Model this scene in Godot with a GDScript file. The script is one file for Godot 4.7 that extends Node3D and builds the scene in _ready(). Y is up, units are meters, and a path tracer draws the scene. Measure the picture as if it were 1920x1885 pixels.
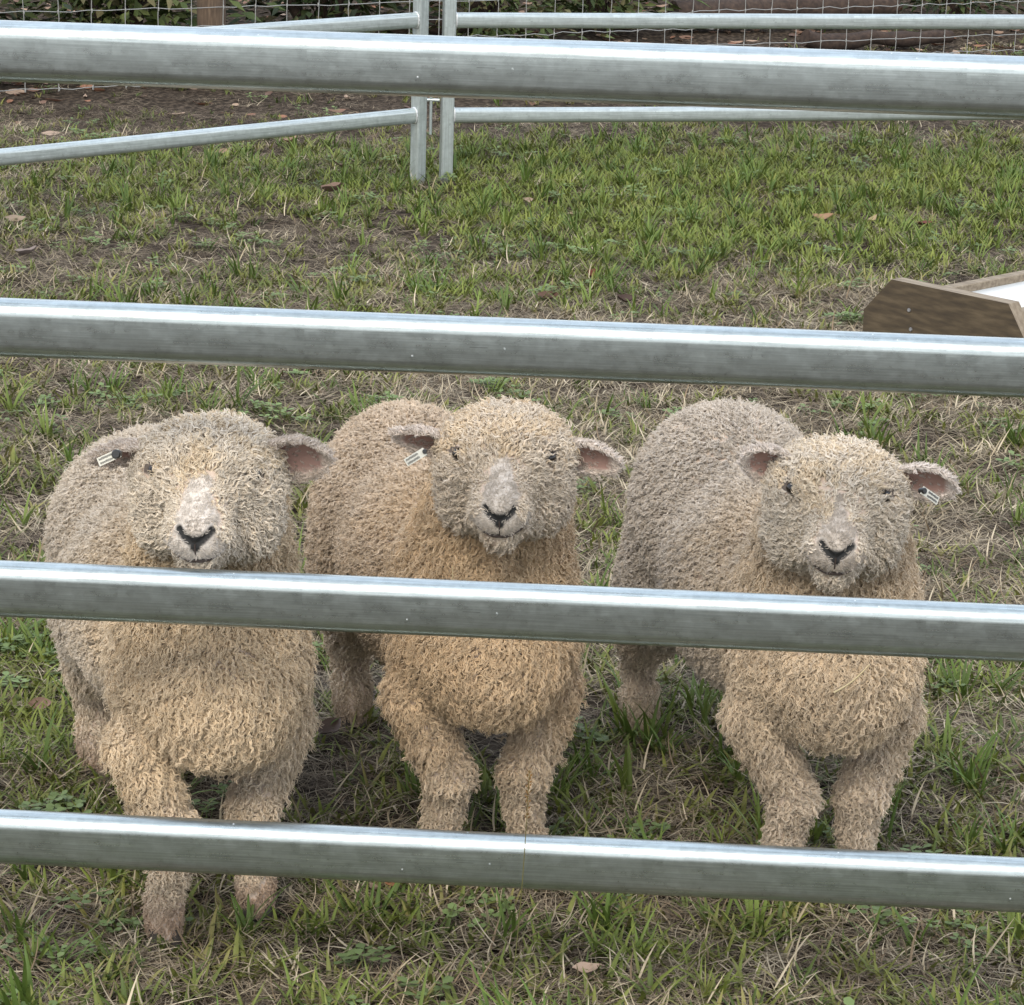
extends Node3D
# Three woolly sheep looking up through a galvanised yard panel on an overcast day.

var rng := RandomNumberGenerator.new()
var nz := FastNoiseLite.new()
var M := {}
var lock_kinds := {}
var names_used := {}

# ------------------------------------------------------------------ mesh builder
class MB:
	var v := PackedVector3Array()
	var n := PackedVector3Array()
	var c := PackedColorArray()
	var u := PackedVector2Array()
	var i := PackedInt32Array()

	func vert(p: Vector3, nn: Vector3, cc := Color.WHITE, uv := Vector2.ZERO) -> int:
		v.append(p); n.append(nn); c.append(cc); u.append(uv)
		return v.size() - 1

	func tri(a: int, b: int, d: int) -> void:
		# keep the winding that agrees with the stored normals (clockwise front)
		var fn: Vector3 = (v[b] - v[a]).cross(v[d] - v[a])
		if fn.dot(n[a] + n[b] + n[d]) > 0.0:
			i.append(a); i.append(d); i.append(b)
		else:
			i.append(a); i.append(b); i.append(d)

	func quad(a: int, b: int, d: int, e: int) -> void:
		tri(a, b, d); tri(a, d, e)

	func face(p0: Vector3, p1: Vector3, p2: Vector3, p3: Vector3, nn: Vector3, cc := Color.WHITE) -> void:
		var a := vert(p0, nn, cc, Vector2(0, 0)); var b := vert(p1, nn, cc, Vector2(1, 0))
		var d := vert(p2, nn, cc, Vector2(1, 1)); var e := vert(p3, nn, cc, Vector2(0, 1))
		quad(a, b, d, e)

	func tube(pts: PackedVector3Array, rad: PackedFloat32Array, sides: int, c0 := Color.WHITE, c1 := Color.WHITE, cap := false) -> void:
		var m := pts.size()
		var side := Vector3.ZERO
		var start := v.size()
		for k in m:
			var t: Vector3 = (pts[mini(k + 1, m - 1)] - pts[maxi(k - 1, 0)]).normalized()
			if k == 0:
				side = t.cross(Vector3.UP if absf(t.y) < 0.9 else Vector3.RIGHT).normalized()
			else:
				side = (side - t * side.dot(t)).normalized()
			var bi := t.cross(side)
			var cc := c0.lerp(c1, float(k) / maxf(1.0, m - 1))
			for s in sides:
				var a := TAU * s / sides
				var d := side * cos(a) + bi * sin(a)
				vert(pts[k] + d * rad[k], d, cc, Vector2(float(s) / sides, float(k) / (m - 1)))
		for k in m - 1:
			for s in sides:
				var a := start + k * sides + s
				var b := start + k * sides + (s + 1) % sides
				quad(a, b, b + sides, a + sides)
		if cap:
			for e in [0, m - 1]:
				var t2: Vector3 = (pts[0] - pts[1]).normalized() if e == 0 else (pts[m - 1] - pts[m - 2]).normalized()
				var ce := vert(pts[e], t2, c0 if e == 0 else c1)
				var ring := PackedInt32Array()
				for s in sides:
					ring.append(vert(v[start + e * sides + s], t2, c0 if e == 0 else c1))
				for s in sides:
					tri(ce, ring[s], ring[(s + 1) % sides])

	# chamfered box in a frame
	func box(fr: Transform3D, size: Vector3, ch := 0.003, cc := Color.WHITE) -> void:
		var h := size * 0.5
		for ax in 3:
			for sg in [-1.0, 1.0]:
				var nn := Vector3.ZERO; nn[ax] = sg
				var a1 := (ax + 1) % 3
				var a2 := (ax + 2) % 3
				var ps := []
				for q in [[-1, -1], [1, -1], [1, 1], [-1, 1]]:
					var p := Vector3.ZERO
					p[ax] = sg * h[ax]; p[a1] = q[0] * (h[a1] - ch); p[a2] = q[1] * (h[a2] - ch)
					ps.append(fr * p)
				face(ps[0], ps[1], ps[2], ps[3], fr.basis * nn, cc)
		for ax in 3:
			var a1 := (ax + 1) % 3
			var a2 := (ax + 2) % 3
			for s1 in [-1.0, 1.0]:
				for s2 in [-1.0, 1.0]:
					var ps := []
					for e in [[-1, 0], [1, 0], [1, 1], [-1, 1]]:
						var p := Vector3.ZERO
						p[ax] = e[0] * (h[ax] - ch)
						p[a1] = s1 * (h[a1] - (ch if e[1] == 1 else 0.0))
						p[a2] = s2 * (h[a2] - (0.0 if e[1] == 1 else ch))
						ps.append(fr * p)
					var nn := Vector3.ZERO; nn[a1] = s1; nn[a2] = s2
					face(ps[0], ps[1], ps[2], ps[3], (fr.basis * nn).normalized(), cc)

	# a profile (points and normals in the x-y plane of fr) drawn out along fr's z from 0 to len
	func extrude(fr: Transform3D, prof: PackedVector2Array, pn: PackedVector2Array, length: float, segs := 1, cap := true, cc := Color.WHITE) -> void:
		var m := prof.size()
		var start := v.size()
		var per := 0.0
		var pu := PackedFloat32Array()
		for k in m + 1:
			pu.append(per)
			per += prof[k % m].distance_to(prof[(k + 1) % m])
		for s in segs + 1:
			var z := length * s / segs
			for k in m + 1:
				var q := prof[k % m]; var qn := pn[k % m]
				vert(fr * Vector3(q.x, q.y, z), fr.basis * Vector3(qn.x, qn.y, 0), cc, Vector2(z, pu[k]))
		for s in segs:
			for k in m:
				var a := start + s * (m + 1) + k
				quad(a, a + 1, a + m + 2, a + m + 1)
		if cap:
			for e in [0.0, length]:
				var nn := fr.basis * Vector3(0, 0, -1.0 if e == 0.0 else 1.0)
				var ce := vert(fr * Vector3(0, 0, e), nn, cc)
				var ring := PackedInt32Array()
				for k in m:
					ring.append(vert(fr * Vector3(prof[k].x, prof[k].y, e), nn, cc))
				for k in m:
					tri(ce, ring[k], ring[(k + 1) % m])

	func mesh(mat: Material) -> ArrayMesh:
		var arr := []
		arr.resize(Mesh.ARRAY_MAX)
		arr[Mesh.ARRAY_VERTEX] = v; arr[Mesh.ARRAY_NORMAL] = n; arr[Mesh.ARRAY_COLOR] = c
		arr[Mesh.ARRAY_TEX_UV] = u; arr[Mesh.ARRAY_INDEX] = i
		var m := ArrayMesh.new()
		m.add_surface_from_arrays(Mesh.PRIMITIVE_TRIANGLES, arr)
		m.surface_set_material(0, mat)
		return m

# ------------------------------------------------------------------ distance field, meshed as surface nets
class Field:
	var caps := []
	var ells := []
	var carve := []
	var k := 0.04

	func cap(a: Vector3, b: Vector3, ra: float, rb: float) -> void:
		caps.append([a, b - a, ra, rb - ra, 1.0 / (b - a).length_squared()])

	func ell(ce: Vector3, r: Vector3) -> void:
		ells.append([ce, r])

	func d(p: Vector3) -> float:
		var o := 1.0
		for e in ells:
			var q: Vector3 = (p - e[0]) / e[1]
			var k0 := q.length()
			var k1: float = (q / e[1]).length()
			var x := k0 * (k0 - 1.0) / maxf(k1, 1e-5)
			var h := maxf(k - absf(o - x), 0.0)
			o = minf(o, x) - h * h / k * 0.25
		for e in caps:
			var pa: Vector3 = p - e[0]
			var t := clampf(pa.dot(e[1]) * e[4], 0.0, 1.0)
			var x: float = (pa - e[1] * t).length() - e[2] - e[3] * t
			var h := maxf(k - absf(o - x), 0.0)
			o = minf(o, x) - h * h / k * 0.25
		for e in carve:
			var pa: Vector3 = p - e[0]
			var t := clampf(pa.dot(e[1]) * e[4], 0.0, 1.0)
			var x: float = -((pa - e[1] * t).length() - e[2] - e[3] * t)
			var h := maxf(0.004 - absf(o - x), 0.0)
			o = maxf(o, x) + h * h / 0.004 * 0.25
		return o

	func carve_cap(a: Vector3, b: Vector3, ra: float, rb: float) -> void:
		carve.append([a, b - a, ra, rb - ra, 1.0 / (b - a).length_squared()])

	# first point on the surface when walking from p along dir
	func hit(p: Vector3, dir: Vector3, far := 0.4) -> Vector3:
		var t := 0.0
		for s in 60:
			var x := d(p + dir * t)
			if x < 0.0004 or t > far:
				break
			t += maxf(x * 0.8, 0.0004)
		return p + dir * t

	func grad(p: Vector3) -> Vector3:
		var e := 0.002
		return Vector3(d(p + Vector3(e, 0, 0)) - d(p - Vector3(e, 0, 0)), d(p + Vector3(0, e, 0)) - d(p - Vector3(0, e, 0)), d(p + Vector3(0, 0, e)) - d(p - Vector3(0, 0, e))).normalized()

	# appends the surface to mb (vertices through fr); returns the range of new vertices
	func nets(mb: MB, lo: Vector3, hi: Vector3, cell: float, fr: Transform3D) -> void:
		var B := 4
		var bx := int(ceil((hi.x - lo.x) / cell / B)); var by := int(ceil((hi.y - lo.y) / cell / B)); var bz := int(ceil((hi.z - lo.z) / cell / B))
		var nx := bx * B + 1; var ny := by * B + 1; var nzz := bz * B + 1
		var vals := PackedFloat32Array(); vals.resize(nx * ny * nzz); vals.fill(1e3)
		var act := []
		var half := cell * B * 0.5
		for z in bz:
			for y in by:
				for x in bx:
					var ce := lo + Vector3(x + 0.5, y + 0.5, z + 0.5) * cell * B
					if absf(d(ce)) < half * 1.75 + cell:
						act.append(Vector3i(x * B, y * B, z * B))
		for b in act:
			for z in range(b.z, b.z + B + 1):
				for y in range(b.y, b.y + B + 1):
					for x in range(b.x, b.x + B + 1):
						var id: int = (z * ny + y) * nx + x
						if vals[id] > 999.0:
							vals[id] = d(lo + Vector3(x, y, z) * cell)
		var vid := PackedInt32Array(); vid.resize(nx * ny * nzz); vid.fill(-1)
		var sx := 1; var sy := nx; var sz := nx * ny
		var offs := [0, sx, sy, sx + sy, sz, sx + sz, sy + sz, sx + sy + sz]
		var cor := []
		for q in 8:
			cor.append(Vector3(q & 1, (q >> 1) & 1, (q >> 2) & 1))
		var edges := [[0, 1], [2, 3], [4, 5], [6, 7], [0, 2], [1, 3], [4, 6], [5, 7], [0, 4], [1, 5], [2, 6], [3, 7]]
		var cells := PackedInt32Array()
		for b in act:
			for z in range(b.z, b.z + B):
				for y in range(b.y, b.y + B):
					for x in range(b.x, b.x + B):
						var id: int = (z * ny + y) * nx + x
						var mn := 1e9; var mx := -1e9
						for q in 8:
							var w := vals[id + offs[q]]
							mn = minf(mn, w); mx = maxf(mx, w)
						if mn >= 0.0 or mx < 0.0 or mx > 900.0:
							continue
						var s := Vector3.ZERO; var cnt := 0
						for e in edges:
							var a := vals[id + offs[e[0]]]; var bb := vals[id + offs[e[1]]]
							if (a < 0.0) != (bb < 0.0):
								s += (cor[e[0]] as Vector3).lerp(cor[e[1]], a / (a - bb)); cnt += 1
						var g := Vector3.ZERO
						for q in 8:
							g += (cor[q] * 2.0 - Vector3.ONE) * vals[id + offs[q]]
						var p := lo + (Vector3(x, y, z) + s / cnt) * cell
						vid[id] = mb.vert(fr * p, (fr.basis * g).normalized())
						cells.append(id)
		for id in cells:
			# edges that start at this cell's corner 0 towards x, y, z
			var a := vals[id]
			var w: Array = [[sx, sy, sz], [sy, sz, sx], [sz, sx, sy]]
			for ax in w:
				if (a < 0.0) != (vals[id + ax[0]] < 0.0):
					var i1: int = id - ax[1]; var i2: int = id - ax[2]; var i3: int = id - ax[1] - ax[2]
					if i1 < 0 or i2 < 0 or i3 < 0:
						continue
					if vid[i1] >= 0 and vid[i2] >= 0 and vid[i3] >= 0:
						mb.quad(vid[id], vid[i1], vid[i3], vid[i2])

# ------------------------------------------------------------------ helpers
func numbered(called: String) -> String:
	var k: int = names_used.get(called, 0)
	names_used[called] = k + 1
	return called if k == 0 else "%s_%03d" % [called, k]

func obj(called: String, mesh: Mesh, parent: Node3D) -> MeshInstance3D:
	var o := MeshInstance3D.new()
	o.name = called; o.mesh = mesh
	o.cast_shadow = GeometryInstance3D.SHADOW_CASTING_SETTING_ON
	parent.add_child(o, true)
	return o

func thing(called: String, label: String, category: String, at := Vector3.ZERO, turn := 0.0, group := "") -> Node3D:
	var o := Node3D.new()
	o.name = numbered(called); add_child(o)
	o.position = at; o.rotation.y = turn
	tag(o, label, category, group)
	return o

func tag(o: Node, label: String, category: String, group := "", kind := "") -> void:
	if label: o.set_meta("label", label)
	if category: o.set_meta("category", category)
	if group: o.set_meta("group", group)
	if kind: o.set_meta("kind", kind)

func lin(r: float, g: float, b: float) -> Color:
	return Color(r, g, b).srgb_to_linear()

func std(col: Color, rough := 0.8, metal := 0.0) -> StandardMaterial3D:
	var m := StandardMaterial3D.new()
	m.albedo_color = col.linear_to_srgb(); m.roughness = rough; m.metallic = metal
	return m

func vmat(rough := 0.9, back := 0.0, spec := 0.3) -> StandardMaterial3D:
	var m := StandardMaterial3D.new()
	m.vertex_color_use_as_albedo = true
	m.roughness = rough; m.metallic_specular = spec
	m.cull_mode = BaseMaterial3D.CULL_DISABLED
	if back > 0.0:
		m.backlight_enabled = true
		m.backlight = Color(back, back, back)
	return m

func copies(called: String, mesh: Mesh, buf: PackedFloat32Array, parent: Node3D) -> MultiMeshInstance3D:
	var mm := MultiMesh.new()
	mm.transform_format = MultiMesh.TRANSFORM_3D
	mm.use_colors = true
	mm.mesh = mesh
	mm.instance_count = buf.size() / 16
	mm.buffer = buf
	var o := MultiMeshInstance3D.new()
	o.name = called; o.multimesh = mm
	parent.add_child(o, true)
	return o

func put(buf: PackedFloat32Array, b: Basis, p: Vector3, c: Color) -> void:
	buf.append_array(PackedFloat32Array([b.x.x, b.y.x, b.z.x, p.x, b.x.y, b.y.y, b.z.y, p.y, b.x.z, b.y.z, b.z.z, p.z, c.r, c.g, c.b, 1.0]))

func noise3(p: Vector3, f: float) -> float:
	return nz.get_noise_3d(p.x * f, p.y * f, p.z * f)

func noise_v(p: Vector3, f: float) -> Vector3:
	return Vector3(noise3(p, f), noise3(p + Vector3(7.3, 1.1, 3.7), f), noise3(p + Vector3(-4.1, 9.2, 5.5), f)) * 1.8

func gh(x: float, z: float) -> float:
	return nz.get_noise_2d(x * 1.1, z * 1.1) * 0.018 + nz.get_noise_2d(x * 5.0 + 40.0, z * 5.0) * 0.006

# ------------------------------------------------------------------ textures
func make_zinc() -> void:
	# galvanised steel: spangle patches, draw lines along the tube, a few scuffs
	var W := 1024; var H := 256
	var al := Image.create(W, H, true, Image.FORMAT_RGB8)
	var ro := Image.create(W, H, true, Image.FORMAT_RGB8)
	var n1 := FastNoiseLite.new(); n1.noise_type = FastNoiseLite.TYPE_CELLULAR; n1.cellular_return_type = FastNoiseLite.RETURN_CELL_VALUE; n1.frequency = 0.09; n1.seed = 4
	var n2 := FastNoiseLite.new(); n2.seed = 9; n2.frequency = 0.02; n2.fractal_octaves = 4
	var n3 := FastNoiseLite.new(); n3.seed = 12; n3.frequency = 0.3
	for y in H:
		for x in W:
			var sp := n1.get_noise_2d(x, y)
			var blot := n2.get_noise_2d(x * 0.7, y * 1.6)
			var line := n3.get_noise_2d(x * 0.012, y * 0.9)
			var fine := n3.get_noise_2d(x * 0.5 + 300, y * 1.4)
			var a := 0.70 + sp * 0.028 + blot * 0.03 + line * 0.11 + fine * 0.015
			al.set_pixel(x, y, Color(a * 0.955, a * 1.0, a * 0.995))
			var r := clampf(0.325 + sp * 0.02 + blot * 0.04 - line * 0.06 + fine * 0.01, 0.1, 0.8)
			ro.set_pixel(x, y, Color(r, r, r))
	rng.seed = 77
	for k in 14:
		var x := rng.randi_range(0, W - 8); var y := rng.randi_range(0, H - 6)
		al.fill_rect(Rect2i(x, y, rng.randi_range(1, 2), rng.randi_range(1, 2)), Color(0.92, 0.93, 0.93))
		ro.fill_rect(Rect2i(x, y, 3, 3), Color(0.7, 0.7, 0.7))
	for k in 5:
		var x := rng.randi_range(0, W - 60); var y := rng.randi_range(0, H - 2)
		al.fill_rect(Rect2i(x, y, rng.randi_range(14, 60), 1), Color(0.5, 0.52, 0.52))
	var m := StandardMaterial3D.new()
	m.albedo_texture = ImageTexture.create_from_image(al)
	m.roughness_texture = ImageTexture.create_from_image(ro)
	m.roughness = 0.95; m.metallic = 0.93; m.metallic_specular = 0.5
	m.uv1_scale = Vector3(1.3, 5.5, 1)
	M.zinc = m
	var w := m.duplicate() as StandardMaterial3D
	w.albedo_color = Color(1.0, 1.0, 1.0); w.roughness = 1.0; w.metallic = 0.55
	w.uv1_scale = Vector3(1.1, 3.1, 1); w.uv1_offset = Vector3(0.37, 0.21, 0)
	M.zinc_far = w
	var weld := std(Color(0.62, 0.63, 0.63), 0.5, 0.6)
	M.weld = weld

func noise_tex(freq: float, seed_: int, ramp: Array, octaves := 4, size := 512) -> NoiseTexture2D:
	var f := FastNoiseLite.new(); f.seed = seed_; f.frequency = freq; f.fractal_octaves = octaves
	var t := NoiseTexture2D.new(); t.width = size; t.height = size; t.seamless = true; t.noise = f
	var g := Gradient.new()
	g.offsets = PackedFloat32Array(); g.colors = PackedColorArray()
	var offs := PackedFloat32Array(); var cols := PackedColorArray()
	for e in ramp:
		offs.append(e[0]); cols.append(e[1])
	g.offsets = offs; g.colors = cols
	t.color_ramp = g
	return t

func make_materials() -> void:
	make_zinc()
	M.wool = vmat(1.0, 0.35, 0.1)
	M.wool.rim_enabled = true; M.wool.rim = 0.25; M.wool.rim_tint = 0.8
	M.skin = vmat(0.7, 0.0, 0.35)
	M.grass = vmat(0.55, 0.55, 0.35)
	M.straw = vmat(0.75, 0.25, 0.25)
	M.leaf = vmat(0.6, 0.35, 0.35)
	var s := StandardMaterial3D.new()
	s.albedo_texture = noise_tex(0.012, 3, [[0.0, Color(0.12, 0.10, 0.085)], [0.45, Color(0.215, 0.185, 0.155)], [0.62, Color(0.30, 0.26, 0.22)], [1.0, Color(0.42, 0.375, 0.325)]], 5, 1024)
	s.uv1_triplanar = true; s.uv1_world_triplanar = true; s.uv1_scale = Vector3(2.3, 2.3, 2.3)
	s.roughness = 0.95; s.metallic_specular = 0.2
	M.soil = s
	var t := StandardMaterial3D.new()
	t.albedo_texture = noise_tex(0.02, 21, [[0.0, Color(0.20, 0.165, 0.115)], [0.5, Color(0.275, 0.23, 0.165)], [1.0, Color(0.36, 0.31, 0.235)]], 5, 512)
	t.uv1_triplanar = true; t.uv1_scale = Vector3(0.9, 4.5, 4.5)
	t.roughness = 0.85
	M.timber = t
	var tt := StandardMaterial3D.new()
	tt.albedo_texture = noise_tex(0.02, 22, [[0.0, Color(0.40, 0.35, 0.29)], [0.5, Color(0.50, 0.45, 0.38)], [1.0, Color(0.58, 0.53, 0.46)]], 5, 512)
	tt.uv1_triplanar = true; tt.uv1_scale = Vector3(0.8, 6.0, 6.0)
	tt.roughness = 0.9
	M.timber_grey = tt
	var po := StandardMaterial3D.new()
	po.albedo_texture = noise_tex(0.02, 25, [[0.0, Color(0.25, 0.205, 0.165)], [0.5, Color(0.35, 0.29, 0.235)], [1.0, Color(0.46, 0.39, 0.32)]], 5, 512)
	po.uv1_triplanar = true; po.uv1_scale = Vector3(7, 0.9, 7); po.roughness = 0.9
	M.post = po
	var bk := StandardMaterial3D.new()
	bk.albedo_texture = noise_tex(0.03, 26, [[0.0, Color(0.12, 0.09, 0.07)], [0.5, Color(0.22, 0.17, 0.14)], [1.0, Color(0.33, 0.27, 0.22)]], 5, 512)
	bk.uv1_triplanar = true; bk.uv1_scale = Vector3(2, 2, 2); bk.roughness = 0.95
	M.bark = bk
	M.white_board = std(Color(0.78, 0.78, 0.76), 0.5)
	M.screw = std(Color(0.45, 0.45, 0.46), 0.4, 0.8)
	M.wire = std(Color(0.30, 0.30, 0.285), 0.55, 0.2)
	M.eye = std(Color(0.012, 0.009, 0.007), 0.12)
	M.hoof = std(Color(0.06, 0.05, 0.045), 0.6)
	M.tag = std(Color(0.60, 0.58, 0.50), 0.5)
	M.black = std(Color(0.012, 0.012, 0.012), 0.4)
	M.ink = std(Color(0.15, 0.15, 0.14), 0.8)
	M.lip = std(Color(0.055, 0.038, 0.032), 0.6)

# ------------------------------------------------------------------ wool
# one lock: strands that start in a small disc and run together, crimped, leaning from the normal (y) towards z
func make_lock(seed_: int, e: Array) -> ArrayMesh:
	# e: sub-locks, spread, strands, base radius, length, crimp, crimp length, strand radius, lean at root, lean at tip, gathering
	rng.seed = seed_
	var mb := MB.new()
	var steps := 10
	for sub in (e[0] as int):
		var sa := TAU * sub / (e[0] as int) + rng.randf_range(-0.5, 0.5)
		var sr: float = e[1] * rng.randf_range(0.7, 1.2) if e[0] > 1 else 0.0
		var off := Vector3(cos(sa) * sr, 0, sin(sa) * sr)
		var rot := Basis(Vector3.UP, rng.randf_range(-0.75, 0.75))
		var length: float = e[4] * rng.randf_range(0.75, 1.2)
		var base_r: float = e[3]; var wl: float = e[6] * rng.randf_range(0.8, 1.25); var amp: float = e[5] * rng.randf_range(0.7, 1.3)
		var ph := rng.randf() * TAU
		var twist := rng.randf_range(0.6, 1.3) * (1.0 if rng.randf() < 0.5 else -1.0)
		var lean := rng.randf_range(-0.2, 0.2)
		var tone := rng.randf_range(0.88, 1.06)
		for s in (e[2] as int):
			var a := rng.randf() * TAU
			var rr := base_r * sqrt(rng.randf())
			var ox := cos(a) * rr; var oz := sin(a) * rr
			var ln := length * rng.randf_range(0.75, 1.08)
			var dphi := lean + rng.randf_range(-0.12, 0.12)
			var sw := rng.randf_range(-0.15, 0.15)
			var pts := PackedVector3Array(); var rad := PackedFloat32Array()
			var p := Vector3(ox, -0.003, oz)
			var my_ph := ph + rng.randf_range(-0.45, 0.45)
			for k in steps:
				var t := float(k) / (steps - 1)
				var phi: float = lerpf(e[8], e[9], t) + dphi
				var dir := Vector3(sw * t, cos(phi), sin(phi)).normalized()
				if k > 0:
					p += dir * ln / (steps - 1)
				var q := p
				var cv: float = e[10] * smoothstep(0.0, 0.8, t)
				q.x -= ox * cv; q.z -= oz * cv
				var w := TAU * t * ln / wl + my_ph
				var am := amp * smoothstep(0.0, 0.35, t)
				q += Vector3(cos(w), 0, 0) * am + Vector3(0, sin(phi), -cos(phi)) * (-sin(w) * am * 0.7 * twist)
				pts.append(off + rot * q)
				rad.append((e[7] as float) * (1.0 - 0.72 * t * t) * (0.85 + 0.3 * rng.randf()))
			var f := tone * rng.randf_range(0.93, 1.07)
			mb.tube(pts, rad, 3, Color(f, f, f), Color(f, f, f))
	return mb.mesh(M.wool)

func make_locks() -> void:
	var spec := {
		"face": [4, 0.0062, 6, 0.0026, 0.022, 0.0022, 0.0105, 0.00090, 0.65, 1.50, 0.85],
		"crown": [4, 0.0065, 6, 0.0026, 0.019, 0.0021, 0.0105, 0.00090, 0.40, 1.25, 0.85],
		"chest": [5, 0.0090, 7, 0.0032, 0.026, 0.0019, 0.0095, 0.00085, 0.65, 1.44, 0.82],
		"body": [5, 0.0085, 7, 0.0030, 0.0175, 0.0014, 0.0080, 0.00072, 0.35, 1.15, 0.72],
		"leg": [4, 0.0070, 6, 0.0030, 0.021, 0.0022, 0.0105, 0.00090, 0.65, 1.35, 0.75],
		"hair": [1, 0.0, 12, 0.0050, 0.0075, 0.0005, 0.0080, 0.00042, 0.45, 1.05, 0.2],
		"fuzz": [1, 0.0, 8, 0.0040, 0.0105, 0.0008, 0.0090, 0.00065, 0.40, 1.05, 0.3],
	}
	for kind in spec:
		var vs := []
		for k in 5:
			vs.append(make_lock(hash(kind) % 1000 + k * 13, spec[kind]))
		lock_kinds[kind] = vs

func lock_at(bufs: Dictionary, kind: String, p: Vector3, n: Vector3, flow: Vector3, jit: float, sc: float, col: Color) -> void:
	var f := flow - n * flow.dot(n)
	if f.length_squared() < 1e-6:
		f = n.cross(Vector3(0.3, 0.5, 0.8))
	f = f.normalized().rotated(n, rng.randf_range(-jit, jit))
	var x := n.cross(f)
	var s := sc * rng.randf_range(0.8, 1.2)
	var key := kind + str(rng.randi() % 5)
	if not bufs.has(key):
		bufs[key] = PackedFloat32Array()
	var l := rng.randf_range(0.86, 1.08)
	put(bufs[key], Basis(x * s, n * s, f * s), p, Color(col.r * l, col.g * l, col.b * l))

# ------------------------------------------------------------------ sheep
func sheep(o: Dictionary) -> void:
	var root := thing("sheep", o.label, "sheep", o.at, o.turn, "sheep waiting behind the panel")
	var inv := root.transform.affine_inverse()
	# head frame in the sheep's own axes: z along the muzzle, y up
	var hb: Basis = root.transform.basis.inverse() * Basis.from_euler(Vector3(deg_to_rad(o.pitch), deg_to_rad(o.yaw), deg_to_rad(o.roll)))
	var eye_mid: Vector3 = inv * (o.eyes as Vector3)
	var hs: float = o.get("head_scale", 1.0)
	hb = hb.scaled(Vector3.ONE * hs)
	var head := Transform3D(hb, eye_mid - hb * Vector3(0, 0.010, 0.062))

	# --- body field
	var F := Field.new()
	F.k = 0.05
	var rx: float = o.rump_x
	var wd: float = o.wide
	F.ell(Vector3(rx * 0.1, 0.405, -0.05), Vector3(0.120, 0.150, 0.15))
	F.ell(Vector3(rx * 0.5, 0.395, -0.27), Vector3(0.158 * wd, 0.168, 0.23))
	F.ell(Vector3(rx, 0.425 + (o.rump_y as float), -0.47), Vector3(0.155 * wd, 0.160, 0.17))
	for s in [-1.0, 1.0]:
		F.ell(Vector3(0.078 * s, 0.365, -0.02), Vector3(0.050, 0.088, 0.070))
		F.ell(Vector3(rx + 0.085 * s * wd, 0.335, -0.53), Vector3(0.062, 0.12, 0.10))
	F.ell(Vector3(o.chest_x, 0.37, 0.045), Vector3(0.098, 0.095, 0.085))
	F.ell(Vector3(o.chest_x, 0.325, 0.05), Vector3(0.07, 0.055, 0.06))
	F.cap(Vector3(0, 0.47, -0.02), head * Vector3(0, -0.025, -0.055), 0.115, 0.078)
	F.ell(head * Vector3(0, -0.080, -0.025), Vector3(0.080, 0.055, 0.060))
	F.k = 0.03
	# --- legs: shoulder, knee, fetlock, hoof
	var legs: Array = o.legs
	var hoofs := []
	for L in legs:
		var q: Array = L
		var rads: Array = [0.036, 0.0250, 0.0180, 0.0185, 0.0215]
		if q.size() > 5 and q[5] == "hind":
			rads = [0.07, 0.042, 0.027, 0.0235, 0.024]
		for k in 4:
			F.cap(q[k], q[k + 1], rads[k], rads[k + 1])
		hoofs.append(q[4])
	var mb := MB.new()
	F.nets(mb, Vector3(-0.27, 0.0, -0.72), Vector3(0.24, 0.66, 0.24), 0.0105, Transform3D.IDENTITY)
	var n_body := mb.v.size(); var t_body := mb.i.size()

	# --- head field
	var H := Field.new()
	H.k = 0.028
	H.ell(Vector3(0, -0.008, -0.010), Vector3(0.080, 0.048, 0.080))
	H.ell(Vector3(0, 0.010, 0.026), Vector3(0.062, 0.030, 0.046))
	for s in [-1.0, 1.0]:
		H.ell(Vector3(0.040 * s, -0.028, 0.016), Vector3(0.044, 0.045, 0.050))
		H.ell(Vector3(0.042 * s, -0.073, 0.010), Vector3(0.042, 0.042, 0.050))
	H.ell(Vector3(0, -0.065, 0.018), Vector3(0.064, 0.044, 0.058))
	H.cap(Vector3(0, -0.012, 0.055), Vector3(0, -0.027, 0.130), 0.045, 0.0245)
	H.ell(Vector3(0, -0.044, 0.126), Vector3(0.036, 0.0235, 0.026))
	H.cap(Vector3(0, -0.070, 0.055), Vector3(0, -0.080, 0.116), 0.038, 0.019)
	# nostrils, and eye sockets
	var noses := []
	for s in [-1.0, 1.0]:
		var a := H.hit(Vector3(0.0055 * s, -0.0345, 0.22), Vector3(0, 0, -1))
		var b := H.hit(Vector3(0.0205 * s, -0.0208, 0.22), Vector3(0, 0, -1))
		noses.append([a, b])
	var lip_c := H.hit(Vector3(0, -0.063, 0.22), Vector3(0, 0, -1))
	var lips := PackedVector3Array()
	for k in 17:
		var x := lerpf(-0.034, 0.034, k / 16.0)
		var yy := -0.0665 + 10.5 * x * x + (0.002 * exp(-x * x / 0.00002))
		lips.append(H.hit(Vector3(x, yy, 0.22), Vector3(0, 0, -1)))
	var phil := PackedVector3Array()
	for k in 6:
		phil.append(H.hit(Vector3(0, lerpf(-0.036, -0.0645, k / 5.0), 0.22), Vector3(0, 0, -1)))
	var eyes := []
	for s in [-1.0, 1.0]:
		var e := H.hit(Vector3(0.064 * s, 0.010, 0.22), Vector3(0, 0, -1))
		eyes.append([e, H.grad(e)])
	for q in noses:
		H.carve_cap(q[0] + Vector3(0, 0, 0.0), q[1] + Vector3(0, 0, 0.0005), 0.0038, 0.0034)
	for k in lips.size() - 1:
		if k % 2 == 0:
			H.carve_cap(lips[k] + Vector3(0, 0, 0.001), lips[k + 2] + Vector3(0, 0, 0.001), 0.0022, 0.0022)
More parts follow.
